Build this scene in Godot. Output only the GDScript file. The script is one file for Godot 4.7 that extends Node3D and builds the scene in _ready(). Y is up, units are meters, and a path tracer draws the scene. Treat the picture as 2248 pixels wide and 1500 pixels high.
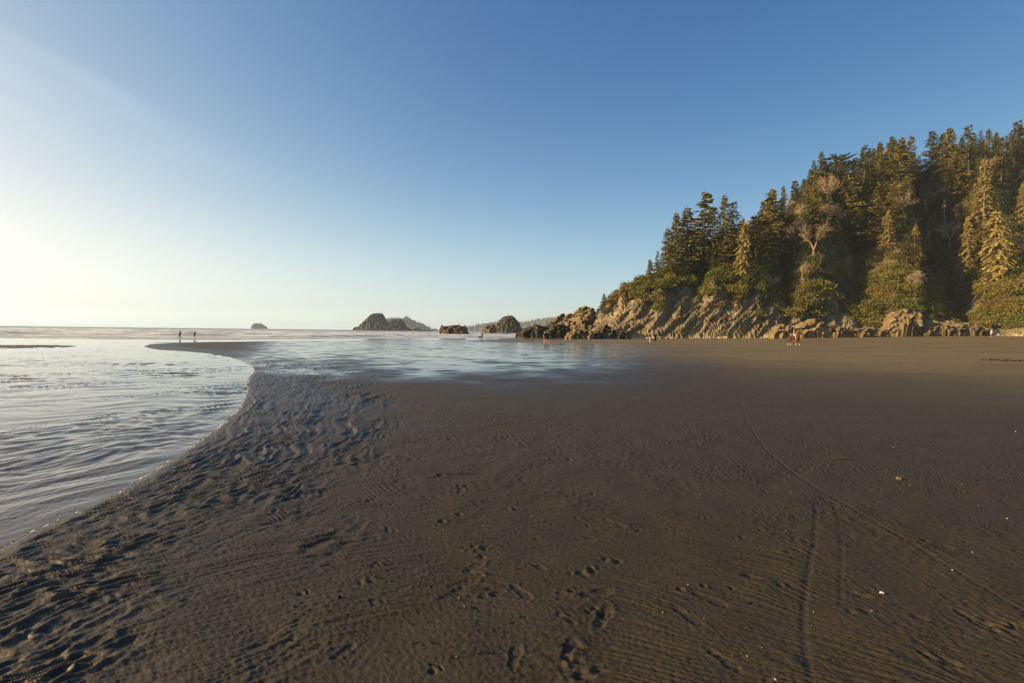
extends Node3D

# The lens: 2248 x 1500 pixels of the photograph, 1000 pixels of focal length, eye 1.7 m above the sand.
const FOCAL := 1000.0
const MID := Vector2(1124, 750)
const EYE := Vector3(0, 1.7, 0)
const WATER := -0.055
const SUN_AZIMUTH := -100.0
const SUN_HEIGHT := 14.5
const AIR := 0.00015

var lens_basis := Basis.from_euler(Vector3(-0.0226, 0, 0.011))
var rng := RandomNumberGenerator.new()
var names := {}
var noise_a: FastNoiseLite
var noise_b: FastNoiseLite
var noise_c: FastNoiseLite
var noise_cell: FastNoiseLite
var noise_fbm: FastNoiseLite
var noise_block: FastNoiseLite
var MAT := {}

# ------------------------------------------------------------------ small helpers
func make_noise(kind: int, sd: int, octaves := 1) -> FastNoiseLite:
	var n := FastNoiseLite.new()
	n.noise_type = kind
	n.seed = sd
	n.frequency = 1.0
	n.fractal_type = FastNoiseLite.FRACTAL_FBM if octaves > 1 else FastNoiseLite.FRACTAL_NONE
	n.fractal_octaves = octaves
	return n

func numbered(called: String) -> String:
	names[called] = names.get(called, -1) + 1
	return called if names[called] == 0 else "%s_%03d" % [called, names[called]]

func tag(o: Node, label: String, category := "", group := "", kind := "") -> void:
	if label: o.set_meta("label", label)
	if category: o.set_meta("category", category)
	if group: o.set_meta("group", group)
	if kind: o.set_meta("kind", kind)

func thing(called: String, label: String, category: String, where: Vector3, turn := 0.0, group := "") -> Node3D:
	var o := Node3D.new()
	o.name = numbered(called)
	add_child(o)
	o.position = where
	o.rotation.y = turn
	tag(o, label, category, group)
	return o

func put(called: String, mesh: Mesh, m: Material, parent: Node = null) -> MeshInstance3D:
	var o := MeshInstance3D.new()
	o.name = numbered(called) if parent == null else called
	o.mesh = mesh
	o.material_override = m
	(parent if parent else self).add_child(o, true)
	return o

func paint(c: Color, rough := 0.9, spec := 0.5) -> StandardMaterial3D:
	var m := StandardMaterial3D.new()
	m.albedo_color = c.linear_to_srgb()
	m.roughness = rough
	m.metallic_specular = spec
	return m

func vertex_paint(rough := 0.95, spec := 0.3, back := Color.BLACK) -> StandardMaterial3D:
	var m := StandardMaterial3D.new()
	m.vertex_color_use_as_albedo = true
	m.roughness = rough
	m.metallic_specular = spec
	if back != Color.BLACK:
		m.backlight_enabled = true
		m.backlight = back
	return m

func array_mesh(v: PackedVector3Array, idx: PackedInt32Array, c = null, n = null, uv = null) -> ArrayMesh:
	var arr := []
	arr.resize(Mesh.ARRAY_MAX)
	arr[Mesh.ARRAY_VERTEX] = v
	arr[Mesh.ARRAY_INDEX] = idx
	if c != null: arr[Mesh.ARRAY_COLOR] = c
	if n != null: arr[Mesh.ARRAY_NORMAL] = n
	if uv != null: arr[Mesh.ARRAY_TEX_UV] = uv
	var m := ArrayMesh.new()
	m.add_surface_from_arrays(Mesh.PRIMITIVE_TRIANGLES, arr)
	return m

func smooth_normals(v: PackedVector3Array, idx: PackedInt32Array) -> PackedVector3Array:
	var n := PackedVector3Array()
	n.resize(v.size())
	for t in range(0, idx.size(), 3):
		var a := idx[t]
		var b := idx[t + 1]
		var c := idx[t + 2]
		var f := (v[c] - v[a]).cross(v[b] - v[a])
		n[a] += f
		n[b] += f
		n[c] += f
	for i in n.size():
		n[i] = n[i].normalized()
	return n

# pixel of the photograph and distance along the view -> place
func at(px: float, py: float, away: float) -> Vector3:
	var r := lens_basis * Vector3((px - MID.x) / FOCAL, (MID.y - py) / FOCAL, -1)
	return EYE + r * (away / -r.z)

func on_sand(px: float, py: float) -> Vector3:
	var r := lens_basis * Vector3((px - MID.x) / FOCAL, (MID.y - py) / FOCAL, -1)
	var p := EYE + r * (EYE.y / maxf(-r.y, 0.004))
	for k in 6:
		var g := sand_level(p.x, p.z)
		p = EYE + r * ((EYE.y - g) / maxf(-r.y, 0.004))
	return p

func project(p: Vector3) -> Vector2:
	var q := lens_basis.inverse() * (p - EYE)
	return Vector2(MID.x + FOCAL * q.x / -q.z, MID.y - FOCAL * q.y / -q.z)

func table(points: Array, x: float) -> float:
	if x <= points[0][0]: return points[0][1]
	for k in range(1, points.size()):
		if x < points[k][0]:
			return lerpf(points[k - 1][1], points[k][1], (x - points[k - 1][0]) / (points[k][0] - points[k - 1][0]))
	return points[-1][1]

# ------------------------------------------------------------------ the beach
const SHORE := [[-90.0, -46.0], [-45.0, -49.0], [-40.0, -55.0], [-38.0, -58.0], [-33.0, -66.0], [-27.0, -72.0], [-19.0, -84.0], [0.0, -96.0], [12.0, -104.0], [22.0, -118.0], [30.0, -150.0], [34.0, -400.0]]
var bank_grid := PackedFloat32Array()
var bank_line := []
const BANK_X := -70.0
const BANK_Z := -80.0
const BANK_CELL := 0.3
const BANK_NX := 260
const BANK_NZ := 275
var shore_fast := PackedFloat32Array()

func shore(x: float) -> float:
	return shore_fast[clampi(int((x + 100.0) * 2.0), 0, shore_fast.size() - 1)]

func prepare_bank() -> void:
	for i in 400:
		shore_fast.append(table(SHORE, i * 0.5 - 100.0))
	var edge := [Vector2(-3.0, 3.0), Vector2(-3.2, 0.0), Vector2(-3.45, -2.0)]
	for q in [[-60, 1258], [0, 1208], [60, 1174], [150, 1136], [230, 1099], [300, 1060], [365, 1020], [420, 985], [462, 955], [500, 925], [525, 900], [541, 872], [544, 853], [540, 846], [548, 835], [557, 812], [552, 803], [540, 796], [500, 783], [450, 775], [400, 770.5], [350, 768], [325, 764], [317, 760], [330, 756]]:
		var r := lens_basis * Vector3((q[0] - MID.x) / FOCAL, (MID.y - q[1]) / FOCAL, -1)
		var k := (EYE.y - WATER) / -r.y
		edge.append(Vector2(r.x * k, r.z * k))
	edge.append_array([Vector2(-38, -60), Vector2(-120, -80), Vector2(-120, 3)])
	var n := edge.size()
	var ax := PackedFloat32Array()
	var az := PackedFloat32Array()
	for e in edge:
		ax.append(e.x)
		az.append(e.y)
	bank_line = edge.slice(3, edge.size() - 3)
	bank_grid.resize(BANK_NX * BANK_NZ)
	for j in BANK_NZ:
		var z := BANK_Z + j * BANK_CELL
		for i in BANK_NX:
			var x := BANK_X + i * BANK_CELL
			var best := 1e9
			var inside := false
			var k0 := n - 1
			for k in n:
				var x0 := ax[k0]
				var z0 := az[k0]
				var dx := ax[k] - x0
				var dz := az[k] - z0
				var t := clampf(((x - x0) * dx + (z - z0) * dz) / (dx * dx + dz * dz), 0.0, 1.0)
				var ex := x - x0 - dx * t
				var ez := z - z0 - dz * t
				best = minf(best, ex * ex + ez * ez)
				if (z0 > z) != (az[k] > z) and x < dx * (z - z0) / dz + x0:
					inside = not inside
				k0 = k
			bank_grid[j * BANK_NX + i] = -sqrt(best) if inside else sqrt(best)

# metres from the water's edge of the lagoon, negative in the water
func bank(x: float, z: float) -> float:
	var u := clampf((x - BANK_X) / BANK_CELL, 0.0, BANK_NX - 1.001)
	var w := clampf((z - BANK_Z) / BANK_CELL, 0.0, BANK_NZ - 1.001)
	var i := int(u)
	var j := int(w)
	u -= i
	w -= j
	var o := j * BANK_NX + i
	var d := lerpf(lerpf(bank_grid[o], bank_grid[o + 1], u), lerpf(bank_grid[o + BANK_NX], bank_grid[o + BANK_NX + 1], u), w)
	return d + maxf(0.0, x - 7.0)

func sand_level(x: float, z: float) -> float:
	var sd := bank(x, z)
	var h := 1.75 * smoothstep(35.0, 135.0, x) * smoothstep(45.0, 118.0, -z)
	h += 0.1 * smoothstep(0.0, 60.0, x) * smoothstep(10.0, 60.0, -z)
	h = minf(h, clampf(WATER + (z - shore(x)) * 0.008, -1.5, 4.0) if z > shore(x) else maxf(-1.5, WATER + (z - shore(x)) * 0.003 + minf(0.0, z - shore(x) + 45.0) * 0.03))
	if sd < 0.0:
		h = minf(h, maxf(WATER + sd * 0.12, -0.4))
		if z < -9.0 and z > -30.0:   # bars that almost break the surface
			for q in [[-12.6, -17.0, 4.2, 1.3], [-16.0, -15.2, 2.8, 0.8], [-8.2, -12.4, 1.8, 0.5], [-17.5, -21.5, 4.5, 1.0]]:
				var u: float = (x - q[0] + 0.5 * (z - q[1])) / q[2]
				var w: float = (z - q[1] - 0.25 * (x - q[0])) / q[3]
				var e := u * u + w * w
				if e < 1.0: h = maxf(h, WATER - 0.004 - 0.03 * e + 0.012 * noise_b.get_noise_2d(x * 1.2, z * 3.5))
	else:
		h = minf(h, WATER + 0.042 * (1.0 - exp(-sd * 14.0)) + sd * 0.022)
	var bx := (x + 43.0) / 5.5
	var bz := (z + 38.0) / 4.0
	var b := bx * bx + bz * bz
	if b < 4.0:
		h = maxf(h, WATER + 0.05 - 0.05 * b)
	return h

# marks in the sand: [kind, x, z, angle, length, width, depth]
var marks := []
var mark_cells := {}

func add_mark(kind: int, x: float, z: float, angle: float, long: float, wide: float, deep: float) -> void:
	var reach := (maxf(long, wide) * 0.75 + 0.06)
	var m := [kind, x, z, cos(angle), sin(angle), long, wide, deep, reach * reach, rng.randf() * 100.0]
	for i in range(floori((x - reach) * 2.0), floori((x + reach) * 2.0) + 1):
		for j in range(floori((z - reach) * 2.0), floori((z + reach) * 2.0) + 1):
			var key := Vector2i(i, j)
			if not mark_cells.has(key):
				mark_cells[key] = []
			mark_cells[key].append(m)

func add_track(points: Array, wide: float, deep: float) -> void:
	var ps := []
	for q in points:
		var p := on_sand(q[0], q[1])
		ps.append(Vector2(p.x, p.z))
	# a smooth line through the points
	var fine := []
	for k in ps.size() - 1:
		var p0: Vector2 = ps[maxi(k - 1, 0)]
		var p3: Vector2 = ps[mini(k + 2, ps.size() - 1)]
		var steps := maxi(2, int(ps[k].distance_to(ps[k + 1]) / 0.12))
		for t in steps:
			fine.append(ps[k].cubic_interpolate(ps[k + 1], p0, p3, float(t) / steps))
	fine.append(ps[-1])
	for k in fine.size() - 1:
		var a: Vector2 = fine[k]
		var b: Vector2 = fine[k + 1]
		var c := (a + b) / 2
		add_mark(9, c.x, c.y, atan2(b.y - a.y, b.x - a.x), a.distance_to(b), wide, deep)

func mark_height(x: float, z: float) -> float:
	var list = mark_cells.get(Vector2i(floori(x * 2.0), floori(z * 2.0)))
	if list == null:
		return 0.0
	var h := 0.0
	var groove := 0.0
	for m in list:
		var dx: float = x - m[1]
		var dz: float = z - m[2]
		if dx * dx + dz * dz > m[8]:
			continue
		var u: float = dx * m[3] + dz * m[4]
		var w: float = -dx * m[4] + dz * m[3]
		var long: float = m[5]
		var wide: float = m[6]
		var deep: float = m[7]
		match int(m[0]):
			0:   # the print of a shoe: sole, waist, heel, a pushed-up rim
				var half := wide * (0.5 - 0.16 * exp(-pow((u + long * 0.12) / (long * 0.14), 2.0)) + 0.06 * u / long)
				var e := sqrt(pow(u / (long * 0.5), 2.0) + pow(w / half, 2.0))
				h += deep * (-smoothstep(1.05, 0.72, e) + 0.45 * exp(-pow((e - 1.25) / 0.2, 2.0)))
				h += deep * 0.35 * noise_b.get_noise_2d(x * 28.0 + m[9], z * 28.0) * smoothstep(1.7, 1.0, e)
			1:   # a scuff: thrown-up crumbs beside little pits
				var e := sqrt(pow(u / (long * 0.5), 2.0) + pow(w / (wide * 0.5), 2.0))
				if e < 1.4:
					var q := noise_cell.get_noise_2d(x * 16.0 + m[9], z * 16.0) + 0.55
					h += deep * smoothstep(1.4, 0.7, e) * (1.6 * noise_b.get_noise_2d(x * 13.0 + m[9], z * 13.0) - 0.35 + 0.8 * q * noise_a.get_noise_2d(x * 31.0, z * 31.0 + m[9]))
			2:   # a round pit
				var e := sqrt(dx * dx + dz * dz) / (wide * 0.5)
				h += deep * (-smoothstep(1.1, 0.4, e) + 0.35 * exp(-pow((e - 1.3) / 0.25, 2.0)))
			3:   # a paw print: pad and toes
				var e := sqrt(u * u + w * w) / (wide * 0.3)
				h -= deep * smoothstep(1.0, 0.5, e)
				for k in 4:
					var ang := -0.75 + 0.5 * k
					var tu := u - cos(ang) * wide * 0.5
					var tw := w - sin(ang) * wide * 0.5
					h -= deep * smoothstep(1.0, 0.4, sqrt(tu * tu + tw * tw) / (wide * 0.14))
			9:   # a wheel track
				if absf(u) <= long * 0.62:
					var e := absf(w) / (wide * 0.5)
					groove = minf(groove, -deep * smoothstep(1.15, 0.5, e))
					if e > 1.0:
						h += 0.0
	return h + groove

func relief(x: float, z: float, away: float, sd: float, cell: float) -> float:
	var h := 0.0
	var inner := 0.0
	# scoured sand along the lagoon
	if sd > 0.0:
		var reach := 1.55 + 0.16 * minf(away, 22.0)
		var band := smoothstep(reach * 1.25, reach * 0.55, sd + 0.9 * noise_a.get_noise_2d(x * 0.55, z * 0.55) + 0.35 * noise_b.get_noise_2d(x * 1.7, z * 1.7))
		band *= smoothstep(0.0, 0.25, sd) * smoothstep(60.0, 40.0, away)
		if away > 24.0 and x < -9.0:
			band *= 1.0 - smoothstep(24.0, 27.0, away) * smoothstep(-11.0, -15.0, x - (away - 28.0) * -0.55)
		inner = band
		if band > 0.01:
			var warp := noise_a.get_noise_2d(x * 0.8 + 7.0, z * 0.8) * 0.16 + noise_b.get_noise_2d(x * 3.0, z * 3.0) * 0.035
			var a := x * 0.74 - z * 0.67
			var b := x * 0.67 + z * 0.74 + warp
			var size := 1.0 + smoothstep(4.0, 14.0, away) * 1.0
			var r1 := 1.0 - absf(noise_b.get_noise_2d(a * 3.0 / size, b * 9.0 / size)) * 2.3
			var r2 := noise_c.get_noise_2d(a * 7.0 / size + 3.0, b * 17.0 / size)
			var r3 := noise_a.get_noise_2d(a * 1.3 / size, b * 2.4 / size)
			var pit := maxf(0.0, noise_c.get_noise_2d(a * 3.4 / size + 50.0, b * 6.4 / size) - 0.3)
			h += band * (0.0165 * r1 * clampf(0.75 + 0.6 * r3, 0.4, 1.1) + 0.0055 * r2 + 0.004 * r3 - 0.014 * pit - 0.004) * minf(size, 1.5)
	# ripples of the open sand, fanning out from the middle
	var turn := clampf(x * 0.30 + 0.1, -0.75, 0.75)
	var ca := cos(turn)
	var sa := sin(turn)
	var p := x * ca + z * sa
	var q := -x * sa + z * ca
	var wob := noise_a.get_noise_2d(x * 0.9, z * 0.9 + 31.0)
	var fade := smoothstep(0.10, 0.03, cell)
	if fade > 0.01:
		var n1 := noise_c.get_noise_2d(p * 4.5 + wob * 0.8, q * 15.0 + wob * 1.2)
		h += fade * (1.0 - 0.8 * inner) * (0.0040 + 0.0022 * wob) * (1.0 - 2.2 * absf(n1))
		h += fade * 0.0021 * noise_b.get_noise_2d(x * 24.0, z * 24.0)
	var f2 := smoothstep(0.035, 0.014, cell)
	if f2 > 0.01:
		h += f2 * 0.0014 * noise_a.get_noise_2d(x * 55.0, z * 55.0)
	h += 0.006 * noise_b.get_noise_2d(x * 1.6, z * 2.2)
	# wet flat: shallow ripples that hold water
	if away > 9.0:
		var far := smoothstep(9.0, 16.0, away) * smoothstep(80.0, 55.0, away)
		h += far * (0.0025 + 0.007 * smoothstep(-3.0, -10.0, x + 0.12 * away)) * noise_c.get_noise_2d(x * 0.9, z * 1.5) + 0.010 * far * noise_a.get_noise_2d(x * 0.16, z * 0.22)
	return h

func wetness(x: float, z: float) -> float:
	var d := -z
	var n := noise_fbm.get_noise_2d(x * 0.09, z * 0.09)
	var n2 := noise_fbm.get_noise_2d(x * 0.35 + 9.0, z * 0.35)
	var left := -2.0 - 0.50 * d
	var right := 0.3 + 0.20 * d
	var w := smoothstep(left - 6.0, left + 4.0, x) * smoothstep(right + 5.0 + 0.2 * d, right - 5.0, x + n * 9.0)
	w *= smoothstep(6.0, 29.0, d + n * 7.0 + n2 * 2.5)
	w *= 1.0 - 0.85 * smoothstep(66.0, 72.0, d - absf(x - 8.0) * 0.05) * smoothstep(-12.0, 2.0, x)
	var n3 := noise_c.get_noise_2d(x * 0.8, z * 1.9)
	w = clampf(w * (1.05 + 0.55 * n2 + 0.25 * n + 0.32 * n3 * smoothstep(0.0, 0.3, w)), 0.0, 1.0)
	var sh := z - shore(x)
	w = maxf(w, smoothstep(9.0, 2.0, sh))
	var sd := bank(x, z)
	if sd > -1.0:
		w = maxf(w, 0.4 * smoothstep(1.2, 0.1, sd))
		w = maxf(w, lerpf(0.26, 0.46, smoothstep(4.0, 12.0, d)) * smoothstep(4.5, 1.0, sd + n2 * 1.5))
	return w

func build_beach() -> void:
	for q in [[1010, 1078, 0, 1.5, 0.27], [1065, 1078, 0, 0.5, 0.26], [1130, 978, 1, 0.1, 0.5], [1112, 958, 1, 0.3, 0.4], [1092, 936, 0, 0.8, 0.3], [1057, 906, 1, 0.9, 0.35], [1075, 921, 0, 0.9, 0.3], [890, 1071, 2, 0, 0.1], [968, 1042, 2, 0, 0.14], [970, 1146, 2, 0, 0.09], [1008, 1130, 2, 0, 0.1], [1130, 1118, 1, 0.1, 0.28],
			[1175, 1183, 1, 0.4, 0.16], [1045, 1205, 1, 0.2, 0.3], [1040, 1245, 0, 0.9, 0.26], [1015, 1282, 0, 0.5, 0.27], [995, 1305, 0, 0.7, 0.27], [1082, 1306, 0, 0.6, 0.2], [1145, 1300, 0, -0.9, 0.26], [1180, 1245, 0, -0.8, 0.2], [1275, 1262, 1, 0, 0.2], [1340, 1230, 1, 0, 0.24], [1235, 1350, 1, 0, 0.14], [1258, 1366, 1, 0, 0.16],
			[1130, 1440, 0, 1.4, 0.24], [1250, 1425, 0, 1.2, 0.25], [1258, 1440, 1, 1.0, 0.26], [1292, 1480, 1, 0.6, 0.24], [950, 1475, 3, 1.2, 0.09], [820, 1243, 3, 0.9, 0.09], [660, 1302, 3, 0.3, 0.09], [755, 1430, 0, 1.0, 0.18], [1590, 1450, 0, -1.0, 0.24], [1715, 1494, 1, 0, 0.16], [1640, 1265, 1, -0.3, 0.16], [1545, 1288, 2, 0, 0.06], [1605, 1291, 2, 0, 0.05],
			[1635, 1183, 1, -0.2, 0.24], [1670, 1165, 1, 0.1, 0.22], [1720, 1177, 1, -0.1, 0.2], [1752, 1186, 1, -0.3, 0.2], [1775, 1192, 1, -0.2, 0.12], [1665, 1124, 1, 0, 0.16], [1740, 1115, 1, 0, 0.14], [1795, 1122, 1, -0.4, 0.16], [1820, 1128, 1, -0.4, 0.14], [1872, 1140, 1, -0.3, 0.16], [1552, 1137, 1, 0, 0.18], [1770, 1027, 1, 0, 0.26], [1570, 1028, 1, 0, 0.2],
			[1895, 1305, 1, -0.2, 0.2], [2036, 1360, 1, -0.5, 0.18], [2165, 1362, 1, -0.6, 0.22], [2195, 1380, 1, -0.6, 0.2], [2070, 1447, 1, -0.5, 0.22], [2120, 1472, 1, -0.5, 0.2], [2030, 1187, 2, 0, 0.09], [2110, 1190, 1, 0, 0.14], [1325, 950, 1, 0, 0.35], [1270, 940, 1, 0, 0.2], [1245, 1009, 1, 0, 0.25], [1205, 1010, 1, 0, 0.14], [1480, 1027, 1, 0, 0.2], [2010, 918, 1, 0, 0.3],
			[1565, 985, 1, 0, 0.2], [795, 1043, 1, 0.2, 0.25], [850, 1107, 1, 0.2, 0.12], [230, 1315, 1, 0.2, 0.3], [60, 1385, 1, 0.1, 0.32], [130, 1478, 2, 0, 0.11], [150, 1440, 1, 0.3, 0.25], [660, 1090, 1, 0.3, 0.5], [700, 1080, 1, 0.6, 0.3], [625, 1120, 1, 0.4, 0.3], [1890, 1075, 1, 0, 0.12], [1910, 1110, 1, 0, 0.14], [2050, 1110, 1, 0, 0.12], [2090, 1120, 1, 0, 0.14], [2200, 1100, 1, 0, 0.12], [2140, 1055, 1, -0.2, 0.16],
			[1875, 1022, 1, 0, 0.14], [1690, 1050, 1, 0, 0.12], [1720, 1040, 1, 0, 0.12], [1600, 1080, 1, 0, 0.12], [1300, 1085, 2, 0, 0.05], [1390, 1065, 1, 0, 0.1], [1420, 1075, 2, 0, 0.05], [1210, 1150, 2, 0, 0.05], [985, 915, 1, 0, 0.3], [930, 1040, 1, 0, 0.2], [1430, 890, 1, 0, 0.3], [880, 885, 1, 0, 0.3], [1650, 905, 1, 0, 0.25], [1840, 900, 1, 0, 0.3], [2150, 880, 1, 0, 0.35]]:
		var p := on_sand(q[0], q[1])
		var long: float = q[4]
		match q[2]:
			0: add_mark(0, p.x, p.z, -q[3], long * 0.85, long * 0.30, 0.005)
			1: add_mark(1, p.x, p.z, -q[3], long * 0.9, long * 0.33, 0.0075)
			2: add_mark(2, p.x, p.z, 0, long * 0.8, long * 0.8, 0.012)
			3: add_mark(3, p.x, p.z, -q[3], long, long, 0.009)
	for k in 170:   # more old prints and crumbs, thinner far away
		var away := 2.6 + 22.0 * pow(rng.randf(), 1.6)
		var x := rng.randf_range(-0.35, 1.2) * away
		var s := rng.randf()
		if s < 0.6: add_mark(1, x, -away, rng.randf_range(-0.6, 0.6), rng.randf_range(0.06, 0.2), rng.randf_range(0.04, 0.09), rng.randf_range(0.006, 0.013))
		elif s < 0.8: add_mark(2, x, -away, 0, 0.05, rng.randf_range(0.03, 0.06), 0.009)
		else: add_mark(0, x, -away, rng.randf_range(0, TAU), 0.25, 0.09, rng.randf_range(0.004, 0.009))
	add_track([[1622, 860], [1640, 920], [1680, 985], [1760, 1050], [1880, 1122], [2000, 1192], [2120, 1266], [2248, 1345], [2400, 1440]], 0.045, 0.0055)
	add_track([[1790, 1110], [1790, 1150], [1785, 1200], [1771, 1270], [1765, 1340], [1766, 1400], [1780, 1500], [1800, 1600]], 0.045, 0.004)
	add_track([[1830, 1105], [1842, 1150], [1847, 1200], [1845, 1260], [1848, 1330]], 0.04, 0.0025)

	# rows from behind the camera to the far shore, finer where one stands
	var rows := PackedFloat32Array([-160.0, -40.0, -8.0, 0.0, 0.9, 1.5])
	var d := 1.9
	while d < 150.0:
		rows.append(d)
		d += minf(d * 0.0125, maxf(0.007, d * d / 774.0 * 0.82))
	rows.append_array([156.0, 175.0, 230.0, 420.0])
	var cols := 1150
	var nr := rows.size()
	var v := PackedVector3Array()
	var c := PackedColorArray()
	var uv := PackedVector2Array()
	v.resize(nr * cols)
	c.resize(nr * cols)
	uv.resize(nr * cols)
	var dark := Color(0.0335, 0.0240, 0.0085)
	for j in nr:
		d = rows[j]
		var half := 1.4 + 1.22 * maxf(d, 2.0)
		var cell := maxf(2.0 * half / (cols - 3), (rows[mini(j + 1, nr - 1)] - d) * 0.5)
		for i in cols:
			var x := (2.0 * (i - 1) / (cols - 3.0) - 1.0) * half
			if i == 0: x = -maxf(260.0, half + 60.0)
			if i == cols - 1: x = maxf(260.0, half + 60.0)
			var z := -d
			var y := sand_level(x, z)
			var sd := bank(x, z)
			if i > 0 and i < cols - 1 and d > 1.0 and d < 130.0:
				y += relief(x, z, d, sd, cell)
				if d < 32.0:
					y += mark_height(x, z)
			var o := j * cols + i
			v[o] = Vector3(x, y, z)
			# sand that dries paler up the beach to the right, in long streaks
			var dry := smoothstep(3.0, 30.0, x + d * 0.25) * smoothstep(7.0, 45.0, d + x * 0.6)
			var streak := noise_fbm.get_noise_2d(x * 0.035 + 3.0, z * 0.11) * 0.5 + noise_fbm.get_noise_2d(x * 0.16, z * 0.5) * 0.35
			var k := 1.0 + dry * (3.3 + 3.2 * streak) + 0.16 * noise_fbm.get_noise_2d(x * 1.3, z * 1.3)
			k *= 1.0 + 0.34 * (rng.randf() - 0.5)
			c[o] = Color(dark.r * k, dark.g * k, dark.b * k * (1.0 - 0.04 * dry))
			uv[o] = Vector2((x + 100.0) / 256.0, (z + 226.0) / 256.0)
	var idx := PackedInt32Array()
	idx.resize((nr - 1) * (cols - 1) * 6)
	var t := 0
	for j in nr - 1:
		for i in cols - 1:
			var o := j * cols + i
			idx[t] = o
			idx[t + 1] = o + cols
			idx[t + 2] = o + 1
			idx[t + 3] = o + 1
			idx[t + 4] = o + cols
			idx[t + 5] = o + cols + 1
			t += 6
	# how wet, so how smooth, the sand is
	var side := 1024
	var bytes := PackedByteArray()
	bytes.resize(side * side)
	for j in side:
		var z := (j + 0.5) / side * 256.0 - 226.0
		for i in side:
			var x := (i + 0.5) / side * 256.0 - 100.0
			var r := 0.78
			if z < 2.0 and z > -130.0 and x > -80.0 and x < 60.0:
				r = lerpf(0.78, 0.11, wetness(x, z))
			bytes[j * side + i] = int(clampf(r, 0, 1) * 255.0)
	var im := Image.create_from_data(side, side, false, Image.FORMAT_L8, bytes)
	var m := StandardMaterial3D.new()
	m.vertex_color_use_as_albedo = true
	m.roughness = 1.0
	m.roughness_texture = ImageTexture.create_from_image(im)
	m.roughness_texture_channel = BaseMaterial3D.TEXTURE_CHANNEL_RED
	m.metallic_specular = 0.5
	m.texture_repeat = false
	var o := put("beach", array_mesh(v, idx, c, smooth_normals(v, idx), uv), m)
	tag(o, "dark grey-brown wet sand beach with ripples, footprints and wheel tracks", "", "", "structure")

func lagoon_wave(x: float, z: float, cell: float) -> float:
	var warp := noise_a.get_noise_2d(x * 0.35, z * 0.35)
	var a := x * 0.86 - z * 0.5
	var b := x * 0.5 + z * 0.86 + warp * 0.5
	var calm := smoothstep(-0.55, 0.35, noise_fbm.get_noise_2d(x * 0.12 + 40.0, z * 0.12) + 0.25)
	var gust := clampf(1.0 + 2.4 * noise_fbm.get_noise_2d(a * 0.10 + 80.0, b * 0.22), 0.25, 2.4)
	var h := 0.016 * noise_b.get_noise_2d(a * 0.55, b * 1.5) * calm
	h += 0.020 * (gust - 0.25) * noise_b.get_noise_2d(a * 0.75 + 20.0, b * 2.1 + warp) * smoothstep(0.5, 0.2, cell) * smoothstep(4.0, 14.0, -z)
	h += 0.0095 * noise_c.get_noise_2d(a * 1.7, b * 4.2 + warp) * gust * smoothstep(0.30, 0.12, cell)
	h += 0.0060 * gust * noise_a.get_noise_2d(a * 4.5 + 5.0, b * 9.0) * smoothstep(0.14, 0.05, cell)
	h += 0.0016 * noise_b.get_noise_2d(x * 13.0, z * 16.0) * smoothstep(0.06, 0.025, cell)
	return h

func grid_sheet(v: PackedVector3Array, keep: PackedByteArray, cols: int) -> PackedInt32Array:
	var idx := PackedInt32Array()
	var nr := v.size() / cols
	for j in nr - 1:
		for i in cols - 1:
			var o := j * cols + i
			if keep[o] or keep[o + 1] or keep[o + cols] or keep[o + cols + 1]:
				idx.append_array(PackedInt32Array([o, o + cols, o + 1, o + 1, o + cols, o + cols + 1]))
	return idx

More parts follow.
